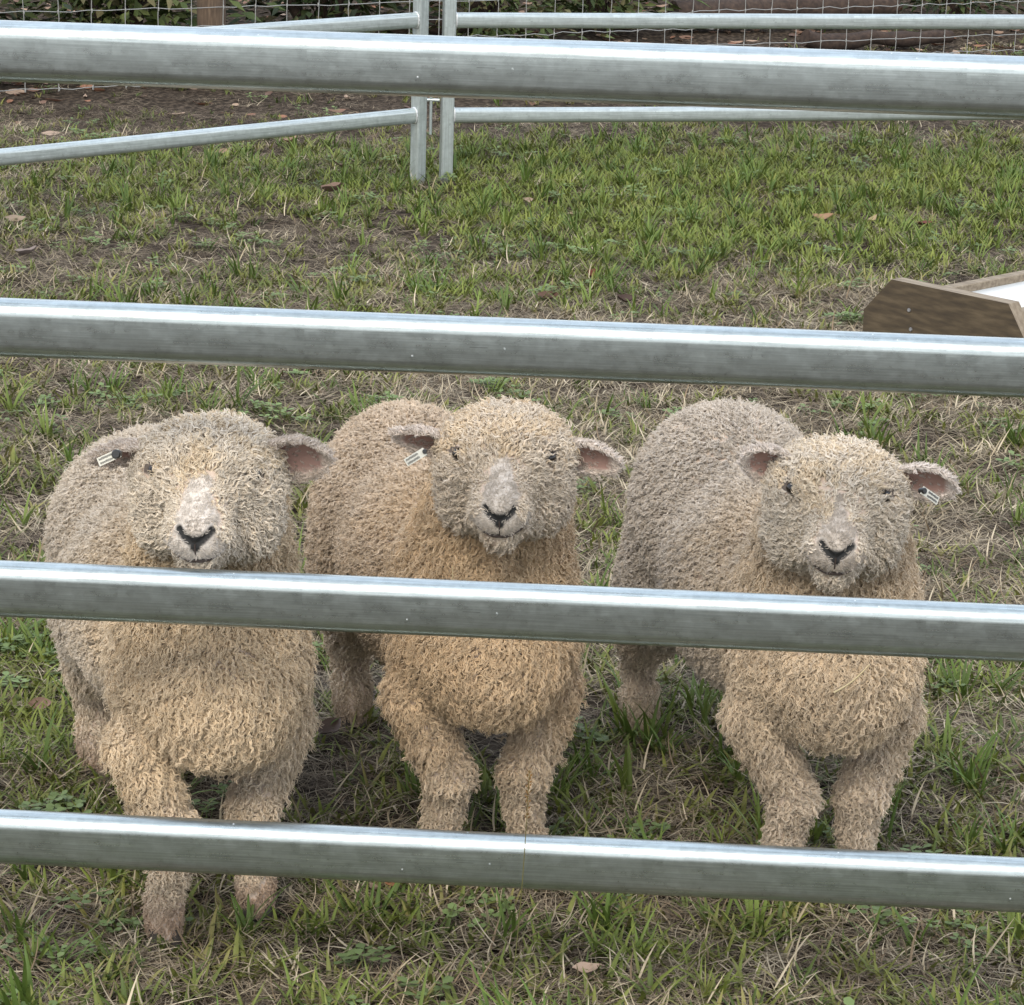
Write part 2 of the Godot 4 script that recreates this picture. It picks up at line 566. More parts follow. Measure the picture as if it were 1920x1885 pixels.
	for q in eyes:
		var side := signf((q[0] as Vector3).x)
		H.carve_cap(q[0] + Vector3(0.004 * side, -0.006, 0.010), q[0] + Vector3(-0.012 * side, -0.012, 0.012), 0.012, 0.008)
		H.carve_cap(q[0] + Vector3(0.006, 0.001, 0), q[0] - Vector3(0.006, 0, 0), 0.0052, 0.0052)
	H.nets(mb, Vector3(-0.105, -0.140, -0.105), Vector3(0.105, 0.075, 0.165), 0.003, head)
	var hinv := head.affine_inverse()

	# --- colours of the skin under the wool
	var face_c: Color = o.face; var chest_c: Color = o.chest; var body_c: Color = o.body; var leg_c: Color = o.leg; var muz_c: Color = o.muzzle
	var nose_c := Color(0.022, 0.02, 0.02)
	var skin_c := Color(0.55, 0.44, 0.36)
	for k in mb.v.size():
		var c := skin_c
		if k >= n_body:
			var p: Vector3 = hinv * mb.v[k]
			if bare(p, o):
				c = muz_c * 0.8
			if p.z > 0.09:
				var dn := 1.0
				for q in noses:
					dn = minf(dn, seg_d(p, q[0], q[1]) - 0.0022)
				dn = minf(dn, seg_d(p, Vector3(0, -0.0335, 0.15), phil[1]) - 0.0030)
				dn = minf(dn, seg_d(p, (noses[0][0] as Vector3).lerp(noses[0][1], 0.35), (noses[1][0] as Vector3).lerp(noses[1][1], 0.35)) - 0.0022)
				if dn < 0.0050:
					c = nose_c.lerp(muz_c * 0.7, clampf((dn - 0.002) / 0.003, 0.0, 1.0))
			for q in eyes:
				var de := p.distance_to(q[0])
				if absf(p.x - q[0].x) < 0.017 and absf(p.y - q[0].y + 0.001) < 0.0085 and de < 0.020:
					c = Color(0.12, 0.095, 0.082)
		mb.c[k] = c
	obj("body", mb.mesh(M.skin), root)

	# --- eyes, lips
	for q in eyes:
		var s := SphereMesh.new(); s.radius = 0.0095; s.height = 0.0165; s.radial_segments = 20; s.rings = 12
		s.material = M.eye
		var e := obj("eye", s, root)
		e.transform = Transform3D(hb.orthonormalized(), head * (q[0] - q[1] * 0.0042))
	var lm := MB.new()
	var lr := PackedFloat32Array()
	for k in lips.size():
		lips[k] = head * (lips[k] + Vector3(0, 0.0003, -0.0006))
		lr.append(0.0024 * sin(PI * lerpf(0.06, 0.94, k / 16.0)) + 0.0002)
	lm.tube(lips, lr, 6)
	var pr := PackedFloat32Array()
	for k in phil.size():
		phil[k] = head * (phil[k] + Vector3(0, 0, -0.0004))
		pr.append(0.0011)
	lm.tube(phil, pr, 6)
	obj("mouth", lm.mesh(M.lip), root)

	# --- ears
	var ear_mb := []
	for s in 2:
		ear_mb.append(ear(o.ears[s], head, root, o))

	# --- hooves
	for h in hoofs:
		var hm := MB.new()
		for s in [-1.0, 1.0]:
			var pr2 := PackedVector2Array(); var pn := PackedVector2Array()
			for k in 10:
				var a := TAU * k / 10.0
				pr2.append(Vector2(cos(a) * 0.0105, sin(a) * 0.020)); pn.append(Vector2(cos(a), sin(a)).normalized())
			var st := hm.v.size()
			hm.extrude(Transform3D(Basis(Vector3(1, 0, 0), Vector3(0, 0, 1), Vector3(0, 1, 0)), h + Vector3(0.0115 * s, 0.0, 0.008)), pr2, pn, 0.030)
			for k in range(st, hm.v.size()):
				var y: float = hm.v[k].y
				hm.v[k].z -= y * 0.5
		obj("hoof", hm.mesh(M.hoof), root)

	# --- wool
	var bufs := {}
	rng.seed = o.seed
	var dens: float = o.get("density", 1.0)
	for t in range(0, mb.i.size(), 3):
		var i0 := mb.i[t]; var i1 := mb.i[t + 1]; var i2 := mb.i[t + 2]
		var a := mb.v[i0]; var b := mb.v[i1]; var d := mb.v[i2]
		var ar := (b - a).cross(d - a).length() * 0.5
		var mid := (a + b + d) / 3.0
		var on_head := t >= t_body
		var nn: Vector3 = (mb.n[i0] + mb.n[i1] + mb.n[i2]).normalized()
		var kind := "body"; var per := 9000.0; var sc := 1.0
		var flow := Vector3.ZERO; var jit := 0.5
		var col := Color.WHITE
		if on_head:
			var p: Vector3 = hinv * mid
			if bare(p, o):
				kind = "hair"; per = 75000.0; jit = 0.3
				var fl := (p - Vector3(0, -0.03, 0.15)); fl.y += 0.012
				flow = hb * Vector3(fl.x * 1.2, absf(fl.y) * (1.0 if p.y > -0.03 else 0.25) + 0.003, -0.012)
				col = muz_c
				var skip := false
				for q in noses:
					if seg_d(p, q[0], q[1]) < 0.0058:
						skip = true
				if seg_d(p, (noses[0][0] as Vector3).lerp(noses[0][1], 0.3), (noses[1][0] as Vector3).lerp(noses[1][1], 0.3)) < 0.0045 or seg_d(p, Vector3(0, -0.0335, 0.15), hinv * phil[1]) < 0.0055 or seg_d(p, hinv * phil[0], hinv * phil[5]) < 0.0022:
					skip = true
				for k in range(0, 16, 2):
					if seg_d(p, hinv * lips[k], hinv * lips[k + 2]) < 0.0042:
						skip = true
				if skip:
					continue
			else:
				var lip_near := 1.0
				for k in range(0, 16, 2):
					lip_near = minf(lip_near, seg_d(p, hinv * lips[k], hinv * lips[k + 2]))
				if lip_near < 0.0062:
					continue
				var out := p - Vector3(0, -0.028, 0.125)
				var fl := Vector3(out.x, out.y * 0.9 - 0.010, out.z * 0.35).normalized()
				fl += noise_v(mid, 45.0) * 0.55
				flow = hb * fl
				jit = 0.4
				per = 20000.0
				var reach := fl.normalized() * 0.013
				var eye_near := 1.0; var eye_over := 1.0
				for q in eyes:
					eye_near = minf(eye_near, p.distance_to(q[0]))
					var dv: Vector3 = p - q[0]
					dv.y *= (o.slit as float)
					eye_over = minf(eye_over, dv.length())
					var dt: Vector3 = p + reach - q[0]
					dt.y *= (o.slit as float)
					eye_over = minf(eye_over, dt.length() + 0.002)
				if eye_over < 0.0115 * (o.eye as float):
					continue
				if eye_near < 0.024:
					jit = 0.35
				kind = "crown" if p.y > 0.03 and p.z < 0.06 else "face"
				sc = smoothstep(0.008, 0.030, eye_near) * 0.45 + 0.55
				if p.z > 0.09 or lip_near < 0.016:
					sc *= 0.62
					per *= 1.5
				if p.y < -0.078 and p.z > 0.06:
					sc = minf(sc, 0.55)
				col = face_c
				var y_patch := noise3(mid + Vector3(3, 1, 2), 22.0)
				if y_patch > 0.12 and p.y > 0.0:
					col = col * Color(1.0, 0.95, 0.86)
				if p.z < -0.045:
					col = col.lerp(chest_c, 0.5)
		else:
			if mid.distance_to(head.origin) < 0.072 * hs:
				continue
			col = wool_colour(mid, nn, o)
			var leg := false
			for L in legs:
				if mid.y < 0.25 and (mid - (L[1] as Vector3)).length() < 0.28 and (seg_d(mid, L[1], L[2]) < 0.05 or seg_d(mid, L[2], L[3]) < 0.045 or seg_d(mid, L[3], L[4]) < 0.045):
					leg = true
			if leg:
				kind = "leg"; per = 12000.0
				flow = Vector3(0, -1.0, 0.0) + nn * 0.0 + noise_v(mid, 35.0) * 0.5
				jit = 0.45
				if mid.y < 0.14:
					sc = 0.85
				if mid.y < 0.07:
					sc = 0.55; per = 22000.0
				if mid.y < 0.014:
					continue
			elif mid.z > -0.10 + noise3(mid, 9.0) * 0.05 and mid.y < 0.60:
				kind = "chest"; per = 11500.0
				flow = Vector3(mid.x * 0.8, -1.0, 0.0) + noise_v(mid, 26.0) * 0.55 + noise_v(mid, 8.0) * 0.3
				jit = 0.35
			else:
				kind = "body"; per = 12500.0
				flow = Vector3(signf(mid.x) * 0.2, -0.65, -0.45) + noise_v(mid, 30.0) * 0.5 + noise_v(mid, 7.0) * 0.25
				jit = 0.45
			if nn.y < -0.75:
				per *= 0.5
		var want := ar * per * dens
		var cnt := int(want) + (1 if rng.randf() < want - floorf(want) else 0)
		for k in cnt:
			var r1 := sqrt(rng.randf()); var r2 := rng.randf()
			var p := a * (1.0 - r1) + b * (r1 * (1.0 - r2)) + d * (r1 * r2)
			var v := 1.0 + noise3(p, 60.0) * 0.10
			lock_at(bufs, kind, p, nn, flow, jit, sc, Color(col.r * v, col.g * v, col.b * v))
	# ear fuzz on the outside and round the rim
	for em in ear_mb:
		for t in range(0, em.i.size(), 3):
			var i0: int = em.i[t]; var i1: int = em.i[t + 1]; var i2: int = em.i[t + 2]
			var a: Vector3 = em.v[i0]; var b: Vector3 = em.v[i1]; var d: Vector3 = em.v[i2]
			var outer: float = (em.u[i0].x + em.u[i1].x + em.u[i2].x) / 3.0
			var nn: Vector3 = (em.n[i0] + em.n[i1] + em.n[i2]).normalized()
			var ar := (b - a).cross(d - a).length() * 0.5
			var want := ar * (70000.0 if outer > 0.5 else (45000.0 if outer > 0.3 else 16000.0))
			var cnt := int(want) + (1 if rng.randf() < want - floorf(want) else 0)
			var fl: Vector3 = (em.get_meta("dir") as Vector3)
			for k in cnt:
				var r1 := sqrt(rng.randf()); var r2 := rng.randf()
				lock_at(bufs, "fuzz", a * (1.0 - r1) + b * (r1 * (1.0 - r2)) + d * (r1 * r2), nn, fl, 0.6, 0.95 if outer > 0.3 else 0.6, o.ear_c if outer > 0.3 else (o.ear_c as Color).lerp(Color(0.25, 0.15, 0.12), 0.35))
	var part := {"face": "face_wool", "crown": "crown_wool", "chest": "chest_wool", "body": "fleece", "leg": "leg_wool", "hair": "muzzle_hair", "fuzz": "ear_fuzz"}
	var total := 0
	for key in bufs:
		var kind: String = key.left(key.length() - 1)
		var w := copies(part[kind], lock_kinds[kind][int(key.right(1))], bufs[key], root)
		w.set_meta("kind", "stuff")
		total += bufs[key].size() / 16
	print("sheep wool locks: ", total, " tris ", mb.i.size() / 3)

func bare(p: Vector3, o: Dictionary) -> bool:
	# short-haired bridge of the nose and the lips
	var wob := noise3(p, 110.0) * 0.006
	if p.z + wob > 0.126 and p.y > -0.072 + 0.012 * absf(p.x) / 0.03 and (p.y + wob < -0.030 or absf(p.x) + wob < 0.025):
		return true
	var w: float = o.bridge
	return p.y > -0.03 and p.z + wob > 0.088 and absf(p.x) + wob * 0.6 < w + maxf(0.0, p.z - 0.09) * 0.22

func seg_d(p: Vector3, a: Vector3, b: Vector3) -> float:
	var ab := b - a
	var t := clampf((p - a).dot(ab) / maxf(ab.length_squared(), 1e-9), 0.0, 1.0)
	return p.distance_to(a + ab * t)

func wool_colour(p: Vector3, n: Vector3, o: Dictionary) -> Color:
	# the stain of the front of the fleece fades out in patches behind the shoulder; legs are paler
	var w := noise3(p, 11.0)
	var t := smoothstep(-0.34, 0.08, p.z + w * 0.10)
	var c: Color = (o.body as Color).lerp(o.chest, t)
	var l := 1.0 - smoothstep(0.16, 0.27, p.y + w * 0.04)
	c = c.lerp(o.leg, l)
	if p.y < 0.09:
		c = c.lerp(o.sock, 0.8 * (1.0 - smoothstep(0.03, 0.09, p.y + w * 0.03)))
	return c

func ear(e: Dictionary, head: Transform3D, root: Node3D, o: Dictionary) -> MB:
	# cupped leaf: inner skin and outer wool side, joined along the rim
	var mb := MB.new()
	var dir: Vector3 = (head.basis * (e.dir as Vector3)).normalized()
	var open: Vector3 = head.basis * (e.open as Vector3)
	open = (open - dir * open.dot(dir)).normalized()
	var side := dir.cross(open).normalized()
	var base: Vector3 = head * (e.base as Vector3)
	var L: float = e.length; var Wd: float = e.width
	var nu := 14; var nv := 12
	var grid := [[], []]
	for lay in 2:
		for iu in nu + 1:
			var u := float(iu) / nu
			var w := Wd * pow(sin(PI * lerpf(0.20, 1.0, pow(u, 1.15))), 0.75) + 0.0015
			var ce: Vector3 = base + dir * (L * u) - Vector3.UP * (e.droop as float) * u * u * L
			for iv in nv + 1:
				var v := lerpf(-1.0, 1.0, float(iv) / nv)
				var ang := v * 1.35
				var cup: float = (e.cup as float) * (1.0 - 0.45 * u)
				var pos := ce + side * (w * sin(ang) / sin(1.35)) - open * (w * cup * (cos(ang) - cos(1.35)))
				var nn := (open * cos(ang) - side * sin(ang) * cup).normalized()
				if lay == 1:
					var th := 0.006 * (1.0 - 0.5 * absf(v))
					pos -= nn * th
					nn = -nn
				var rim := maxf(absf(v), smoothstep(0.55, 1.0, u))
				var c: Color = Color(0.34, 0.215, 0.18).lerp(o.ear_c, smoothstep(0.55, 0.95, rim))
				var outer := 0.0 if rim < 0.6 else 0.4
				if lay == 1:
					c = o.ear_c; outer = 1.0
				grid[lay].append(mb.vert(pos, nn, c, Vector2(outer, u)))
	for lay in 2:
		for iu in nu:
			for iv in nv:
				var a := iu * (nv + 1) + iv
				mb.quad(grid[lay][a], grid[lay][a + 1], grid[lay][a + nv + 2], grid[lay][a + nv + 1])
	for iu in nu:
		for iv in [0, nv]:
			var a: int = iu * (nv + 1) + iv
			mb.quad(grid[0][a], grid[0][a + nv + 1], grid[1][a + nv + 1], grid[1][a])
	var eo := obj("ear", mb.mesh(M.skin), root)
	mb.set_meta("dir", dir)
	# --- ear tag: folded white strip with a dark stud and two rows of printed marks
	if e.has("tag"):
		var T: Dictionary = e.tag
		var tb := Basis(Vector3(0, 0, 1), deg_to_rad(T.roll)) 
		tb = root.transform.basis.inverse() * Basis.from_euler(Vector3(deg_to_rad(-16.0 + (T.get("tilt", 0.0) as float)), deg_to_rad(T.get("yaw", 0.0)), 0)) * tb
		var at: Vector3 = root.transform.affine_inverse() * (T.at as Vector3)
		var tm := MB.new()
		var tl := 0.0305; var tw := 0.0112
		var bend := 10
		var rows := []
		for k in bend + 1:
			var x := lerpf(-tl * 0.5, tl * 0.5, float(k) / bend)
			rows.append(Vector3(x, 0, -x * x * 3.0))
		for k in bend:
			for sg in [1.0, -1.0]:
				var z: float = 0.0007 * sg
				tm.face(at + tb * (rows[k] + Vector3(0, -tw * 0.5, z)), at + tb * (rows[k + 1] + Vector3(0, -tw * 0.5, z)), at + tb * (rows[k + 1] + Vector3(0, tw * 0.5, z)), at + tb * (rows[k] + Vector3(0, tw * 0.5, z)), tb * Vector3(0, 0, sg))
				var yy: float = tw * 0.5 * sg
				tm.face(at + tb * (rows[k] + Vector3(0, yy, -0.0007)), at + tb * (rows[k + 1] + Vector3(0, yy, -0.0007)), at + tb * (rows[k + 1] + Vector3(0, yy, 0.0007)), at + tb * (rows[k] + Vector3(0, yy, 0.0007)), tb * Vector3(0, sg, 0))
		for sg in [-1.0, 1.0]:
			var q: Vector3 = rows[bend] if sg > 0 else rows[0]
			tm.face(at + tb * (q + Vector3(0, -tw * 0.5, -0.0007)), at + tb * (q + Vector3(0, tw * 0.5, -0.0007)), at + tb * (q + Vector3(0, tw * 0.5, 0.0007)), at + tb * (q + Vector3(0, -tw * 0.5, 0.0007)), tb * Vector3(sg, 0, 0))
		var tag_o := obj("ear_tag", tm.mesh(M.tag), eo)
		var sm := MB.new()
		var sx: float = T.stud
		sm.tube(PackedVector3Array([at + tb * Vector3(sx, 0, -0.006), at + tb * Vector3(sx, 0, 0.0025), at + tb * Vector3(sx, 0, 0.0035)]), PackedFloat32Array([T.get("stud_r", 0.006), T.get("stud_r", 0.006), (T.get("stud_r", 0.006) as float) * 0.8]), 14, Color.WHITE, Color.WHITE, true)
		obj("stud", sm.mesh(M.black), tag_o)
		var im := MB.new()
		rng.seed = 5 + int(T.roll)
		for row in 2:
			for k in 9:
				var x: float = lerpf(-tl * 0.5 + 0.003, tl * 0.5 - 0.011, k / 8.0) * (1.0 if sx > 0 else -1.0)
				var y := (0.0026 if row == 0 else -0.0026)
				var zz := -x * x * 3.0 + 0.0010
				for st in 2:
					im.box(Transform3D(tb, at + tb * Vector3(x + (st - 0.5) * 0.0011, y + rng.randf_range(-0.0004, 0.0004), zz)), Vector3(0.0006, rng.randf_range(0.0022, 0.0032), 0.0004), 0.0)
				im.box(Transform3D(tb, at + tb * Vector3(x, y + rng.randf_range(-0.001, 0.001), zz)), Vector3(0.0013, 0.0006, 0.0004), 0.0)
		obj("lettering", im.mesh(M.ink), tag_o)
	return mb

# ------------------------------------------------------------------ yard panels
func stadium(hh: float, r: float, seg := 8) -> Array:
	# upright oval tube: flat sides, round top and bottom
	var p := PackedVector2Array(); var n := PackedVector2Array()
	# the sides bulge by a millimetre, as rolled oval tube does
	for half in 2:
		for k in seg + 1:
			var a := PI * half + PI * k / seg
			var sg := 1.0 if half == 0 else -1.0
			var nn := Vector2(cos(a), sin(a))
			if k == 0 or k == seg: nn = Vector2(cos(a), 0.045 * sg).normalized()
			p.append(Vector2(cos(a) * r, (hh - r) * sg + sin(a) * r)); n.append(nn)
		for k in 5:
			var t := lerpf(0.8, -0.8, k / 4.0) * (1.0 if half == 0 else -1.0)
			var sx := -1.0 if half == 0 else 1.0
			p.append(Vector2(sx * (r + 0.0010 * (1.0 - t * t)), (hh - r) * t)); n.append(Vector2(sx, 0.045 * t).normalized())
	return [p, n]

func rounded_square(h: float, r: float) -> Array:
	var p := PackedVector2Array(); var n := PackedVector2Array()
	for q in 4:
		var c := Vector2(h - r, h - r).rotated(q * PI * 0.5)
		for k in 4:
			var a := q * PI * 0.5 + PI * 0.5 * k / 3.0
			p.append(c + Vector2(cos(a), sin(a)) * r); n.append(Vector2(cos(a), sin(a)))
	return [p, n]

# panel along its own x axis from 0 to length; rails at the given heights
func panel(called: String, label: String, at: Vector3, turn: float, length: float, rails: Array, prof: Array, post_h: float, post_half: float, mat: Material, group: String) -> Node3D:
	var t := thing(called, label, "fence panel", at, turn, group)
	var along := Basis(Vector3(0, 0, -1), Vector3(0, 1, 0), Vector3(1, 0, 0))
	for y in rails:
		var mb := MB.new()
		mb.extrude(Transform3D(along, Vector3(post_half, y, 0)), prof[0], prof[1], length - post_half * 2.0, 6, false)
		var ro := obj("rail", mb.mesh(mat), t)
		for e in [0, 1]:
			var wm := MB.new()
			var x: float = post_half if e == 0 else length - post_half
			var pp := PackedVector3Array(); var rr := PackedFloat32Array()
			var m: int = prof[0].size()
			for k in m + 1:
				var q: Vector2 = prof[0][k % m]
				pp.append(Vector3(x + (0.002 if e == 0 else -0.002), y + q.y, -q.x)); rr.append(0.0035 + 0.0012 * sin(k * 2.3))
			wm.tube(pp, rr, 5)
			obj("weld", wm.mesh(M.weld), ro)
	var sq := rounded_square(post_half, 0.007)
	var up := Basis(Vector3(1, 0, 0), Vector3(0, 0, -1), Vector3(0, 1, 0))
	for x in [0.0, length]:
		var mb := MB.new()
		mb.extrude(Transform3D(up, Vector3(x, -0.02, 0)), sq[0], sq[1], post_h + 0.02, 4, true)
		obj("post", mb.mesh(mat), t)
	return t

# ------------------------------------------------------------------ grass
func blade(mb: MB, base: Vector3, az: float, ln: float, wd: float, th0: float, th1: float, c0: Color, c1: Color, curl := 0.0, segs := 4) -> void:
	var p := base
	var out := Vector3(cos(az), 0, sin(az))
	var sd := Vector3(-sin(az), 0, cos(az))
	var prev := -1
	for k in segs + 1:
		var t := float(k) / segs
		var th := lerpf(th0, th1, t)
		var dir := out * sin(th) + Vector3.UP * cos(th)
		if k > 0:
			p += dir * ln / segs
			p += sd * curl * ln / segs * t
		var nn := (out * -cos(th) + Vector3.UP * sin(th)).normalized()
		if nn.y < 0.0: nn = -nn
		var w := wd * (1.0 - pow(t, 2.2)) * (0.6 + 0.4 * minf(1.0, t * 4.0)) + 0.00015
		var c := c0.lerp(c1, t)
		var a := mb.vert(p - sd * w * 0.5, (nn - sd * 0.35).normalized(), c)
		mb.vert(p + sd * w * 0.5, (nn + sd * 0.35).normalized(), c)
		if prev >= 0:
			mb.quad(prev, prev + 1, a + 1, a)
		prev = a

func make_grass_meshes() -> Dictionary:
	var out := {"short": [], "long": [], "dry": [], "mat": [], "clover": [], "litter": []}
	for k in 6:
		rng.seed = 100 + k
		var mb := MB.new()
		for b in 8:
			var g := rng.randf_range(0.82, 1.15)
			var tipc := Color(1.05, 1.0, 0.95) if rng.randf() < 0.8 else Color(1.7, 1.35, 1.0)
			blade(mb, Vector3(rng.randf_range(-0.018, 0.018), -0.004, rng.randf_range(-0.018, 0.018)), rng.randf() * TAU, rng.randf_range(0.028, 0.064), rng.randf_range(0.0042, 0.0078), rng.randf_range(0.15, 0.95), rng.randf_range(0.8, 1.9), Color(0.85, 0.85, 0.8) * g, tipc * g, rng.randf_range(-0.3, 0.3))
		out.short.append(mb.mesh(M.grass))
	for k in 5:
		rng.seed = 200 + k
		var mb := MB.new()
		for b in 8:
			var g := rng.randf_range(0.82, 1.15)
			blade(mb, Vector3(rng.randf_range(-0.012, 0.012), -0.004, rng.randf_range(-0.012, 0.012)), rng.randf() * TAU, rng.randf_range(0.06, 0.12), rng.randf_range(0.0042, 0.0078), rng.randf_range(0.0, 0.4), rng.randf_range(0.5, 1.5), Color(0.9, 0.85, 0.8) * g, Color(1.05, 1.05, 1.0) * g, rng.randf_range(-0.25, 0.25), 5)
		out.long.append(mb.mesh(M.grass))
	for k in 6:
		# standing and fallen dry stems
		rng.seed = 300 + k
		var mb := MB.new()
		for b in 8:
			var g := rng.randf_range(0.65, 1.15)
			var flat := rng.randf() < 0.7
			var th := rng.randf_range(1.25, 1.5) if flat else rng.randf_range(0.6, 1.2)
			blade(mb, Vector3(rng.randf_range(-0.03, 0.03), rng.randf_range(0.0, 0.012), rng.randf_range(-0.03, 0.03)), rng.randf() * TAU, rng.randf_range(0.022, 0.068), rng.randf_range(0.0014, 0.0040), th, th + rng.randf_range(-0.5, 0.6), Color.WHITE * g, Color.WHITE * g, rng.randf_range(-1.3, 1.3), 5)
		out.dry.append(mb.mesh(M.straw))
	for k in 6:
		# a tangle of thin dead thatch pressed to the ground
		rng.seed = 400 + k
		var mb := MB.new()
		for b in 16:
			var g := rng.randf_range(0.45, 1.1)
			blade(mb, Vector3(rng.randf_range(-0.035, 0.035), rng.randf_range(0.0, 0.010), rng.randf_range(-0.035, 0.035)), rng.randf() * TAU, rng.randf_range(0.02, 0.06), rng.randf_range(0.0009, 0.0019), rng.randf_range(1.2, 1.55), rng.randf_range(1.35, 1.8), Color.WHITE * g, Color.WHITE * g, rng.randf_range(-1.4, 1.4), 5)
		out.mat.append(mb.mesh(M.straw))
	for k in 3:
		rng.seed = 500 + k
		var mb := MB.new()
		for b in 7:
			var p := Vector3(rng.randf_range(-0.035, 0.035), rng.randf_range(0.012, 0.03), rng.randf_range(-0.035, 0.035))
			mb.tube(PackedVector3Array([Vector3(p.x * 0.6, -0.004, p.z * 0.6), p]), PackedFloat32Array([0.0006, 0.0005]), 3)
			var a0 := rng.randf() * TAU
			for l in 3:
				var a := a0 + l * TAU / 3.0
				var d := Vector3(cos(a), rng.randf_range(0.0, 0.3), sin(a))
				var sd := Vector3(-sin(a), 0, cos(a))
				var r := rng.randf_range(0.006, 0.010)
				var nn := Vector3(-cos(a) * 0.3, 1, -sin(a) * 0.3).normalized()
				var i0 := mb.vert(p, nn)
				var i1 := mb.vert(p + d * r + sd * r * 0.7, nn); var i2 := mb.vert(p + d * r * 1.7 + sd * r * 0.4, nn)
				var i3 := mb.vert(p + d * r * 1.7 - sd * r * 0.4, nn); var i4 := mb.vert(p + d * r - sd * r * 0.7, nn)
				mb.tri(i0, i1, i2); mb.tri(i0, i2, i3); mb.tri(i0, i3, i4)
		out.clover.append(mb.mesh(M.grass))
	for k in 4:
		rng.seed = 600 + k
		var mb := MB.new()
		leaf_shape(mb, rng.randf_range(0.05, 0.085), rng.randf_range(0.018, 0.035), rng.randf_range(0.2, 0.8), Color.WHITE)
		out.litter.append(mb.mesh(M.leaf))
	return out

func leaf_shape(mb: MB, ln: float, wd: float, curl: float, col: Color) -> void:
	var nu := 7; var nv := 4
	var st := mb.v.size()
	for iu in nu + 1:
		var u := float(iu) / nu
		var w := wd * 0.5 * pow(sin(PI * lerpf(0.04, 0.98, u)), 0.8)
		for iv in nv + 1:
			var v := lerpf(-1.0, 1.0, float(iv) / nv)
			var y := curl * (u - 0.5) * (u - 0.5) * ln * 0.9 + curl * v * v * w * 0.7 + 0.06 * ln * sin(u * 9.0 + v * 2.4 + ln * 300.0) * minf(curl, 1.0) * 0.5
			var vein := 0.85 if iv == 2 else 1.0
			mb.vert(Vector3((u - 0.5) * ln, y + 0.003, v * w), Vector3(-curl * (u - 0.5), 1, -curl * v * 0.8).normalized(), col * vein)
	for iu in nu:
		for iv in nv:
			var a := st + iu * (nv + 1) + iv
			mb.quad(a, a + 1, a + nv + 2, a + nv + 1)
	mb.tube(PackedVector3Array([Vector3(ln * 0.5, 0.005 + curl * 0.2 * ln, 0), Vector3(ln * 0.62, 0.004 + curl * 0.2 * ln, 0.003), Vector3(ln * 0.72, 0.003 + curl * 0.15 * ln, 0.001)]), PackedFloat32Array([0.001, 0.0008, 0.0006]), 4, col * 0.8, col * 0.7)

# x, z, radius x, radius z, green, dry, dirt
var patches := [
	[0.9, -10.1, 1.5, 0.8, 1.0, -0.9, -0.6], [0.55, -9.0, 0.95, 0.5, 1.0, -0.9, -0.6], [-1.25, -9.6, 0.6, 0.55, 0.55, 0.0, -0.3],
	[0.78, -3.85, 0.25, 0.35, 0.5, -0.2, 0.0], [-0.78, -4.5, 0.2, 0.4, 0.8, -0.2, -0.2], [0.70, -4.7, 0.3, 0.3, 0.6, 0.0, -0.2], [-0.2, -7.9, 0.3, 0.25, 0.5, 0.0, -0.2],
	[-1.4, -11.2, 1.5, 0.55, -0.9, -0.6, 1.2], [-0.6, -8.65, 0.38, 0.32, -0.6, 0.3, 0.8], [-1.4, -8.15, 0.35, 0.3, -0.3, 0.1, 0.6], [0.8, -13.2, 3.0, 0.9, -1.0, -0.7, 1.2], [-3.0, -13.5, 2.0, 1.2, -0.8, -0.8, 1.2],
	[0.35, -7.1, 0.8, 0.5, -0.35, 0.8, 0.1], [1.05, -5.6, 0.5, 1.4, -0.25, 1.3, -0.3], [0.85, -7.7, 0.5, 0.25, -0.3, 0.7, 0.1], [-0.75, -7.0, 0.8, 0.35, -0.1, 0.4, 0.0], [0.1, -3.5, 1.2, 0.25, 0.1, 0.2, -0.1],
	[0.25, -5.8, 0.45, 0.9, -0.1, 1.0, -0.2], [-0.3, -4.3, 0.25, 0.3, -0.3, -0.1, 0.4],
]

func cover(x: float, z: float) -> Vector3:
	var g := 0.48 + nz.get_noise_2d(x * 3.1 + 11.0, z * 3.1) * 0.75 + nz.get_noise_2d(x * 9.0, z * 9.0 + 5.0) * 0.5
	var d := 0.50 + nz.get_noise_2d(x * 2.6 - 31.0, z * 2.6) * 0.6 + nz.get_noise_2d(x * 8.0 + 70.0, z * 8.0) * 0.4
	var e := 0.0
	for p in patches:
		var w := exp(-(pow((x - p[0]) / p[2], 2.0) + pow((z - p[1]) / p[3], 2.0)))
		if w > 0.02:
			g += p[4] * w; d += p[5] * w; e += p[6] * w
	return Vector3(clampf(g, 0.0, 1.3), clampf(d, 0.0, 1.3), clampf(e, 0.0, 1.3))

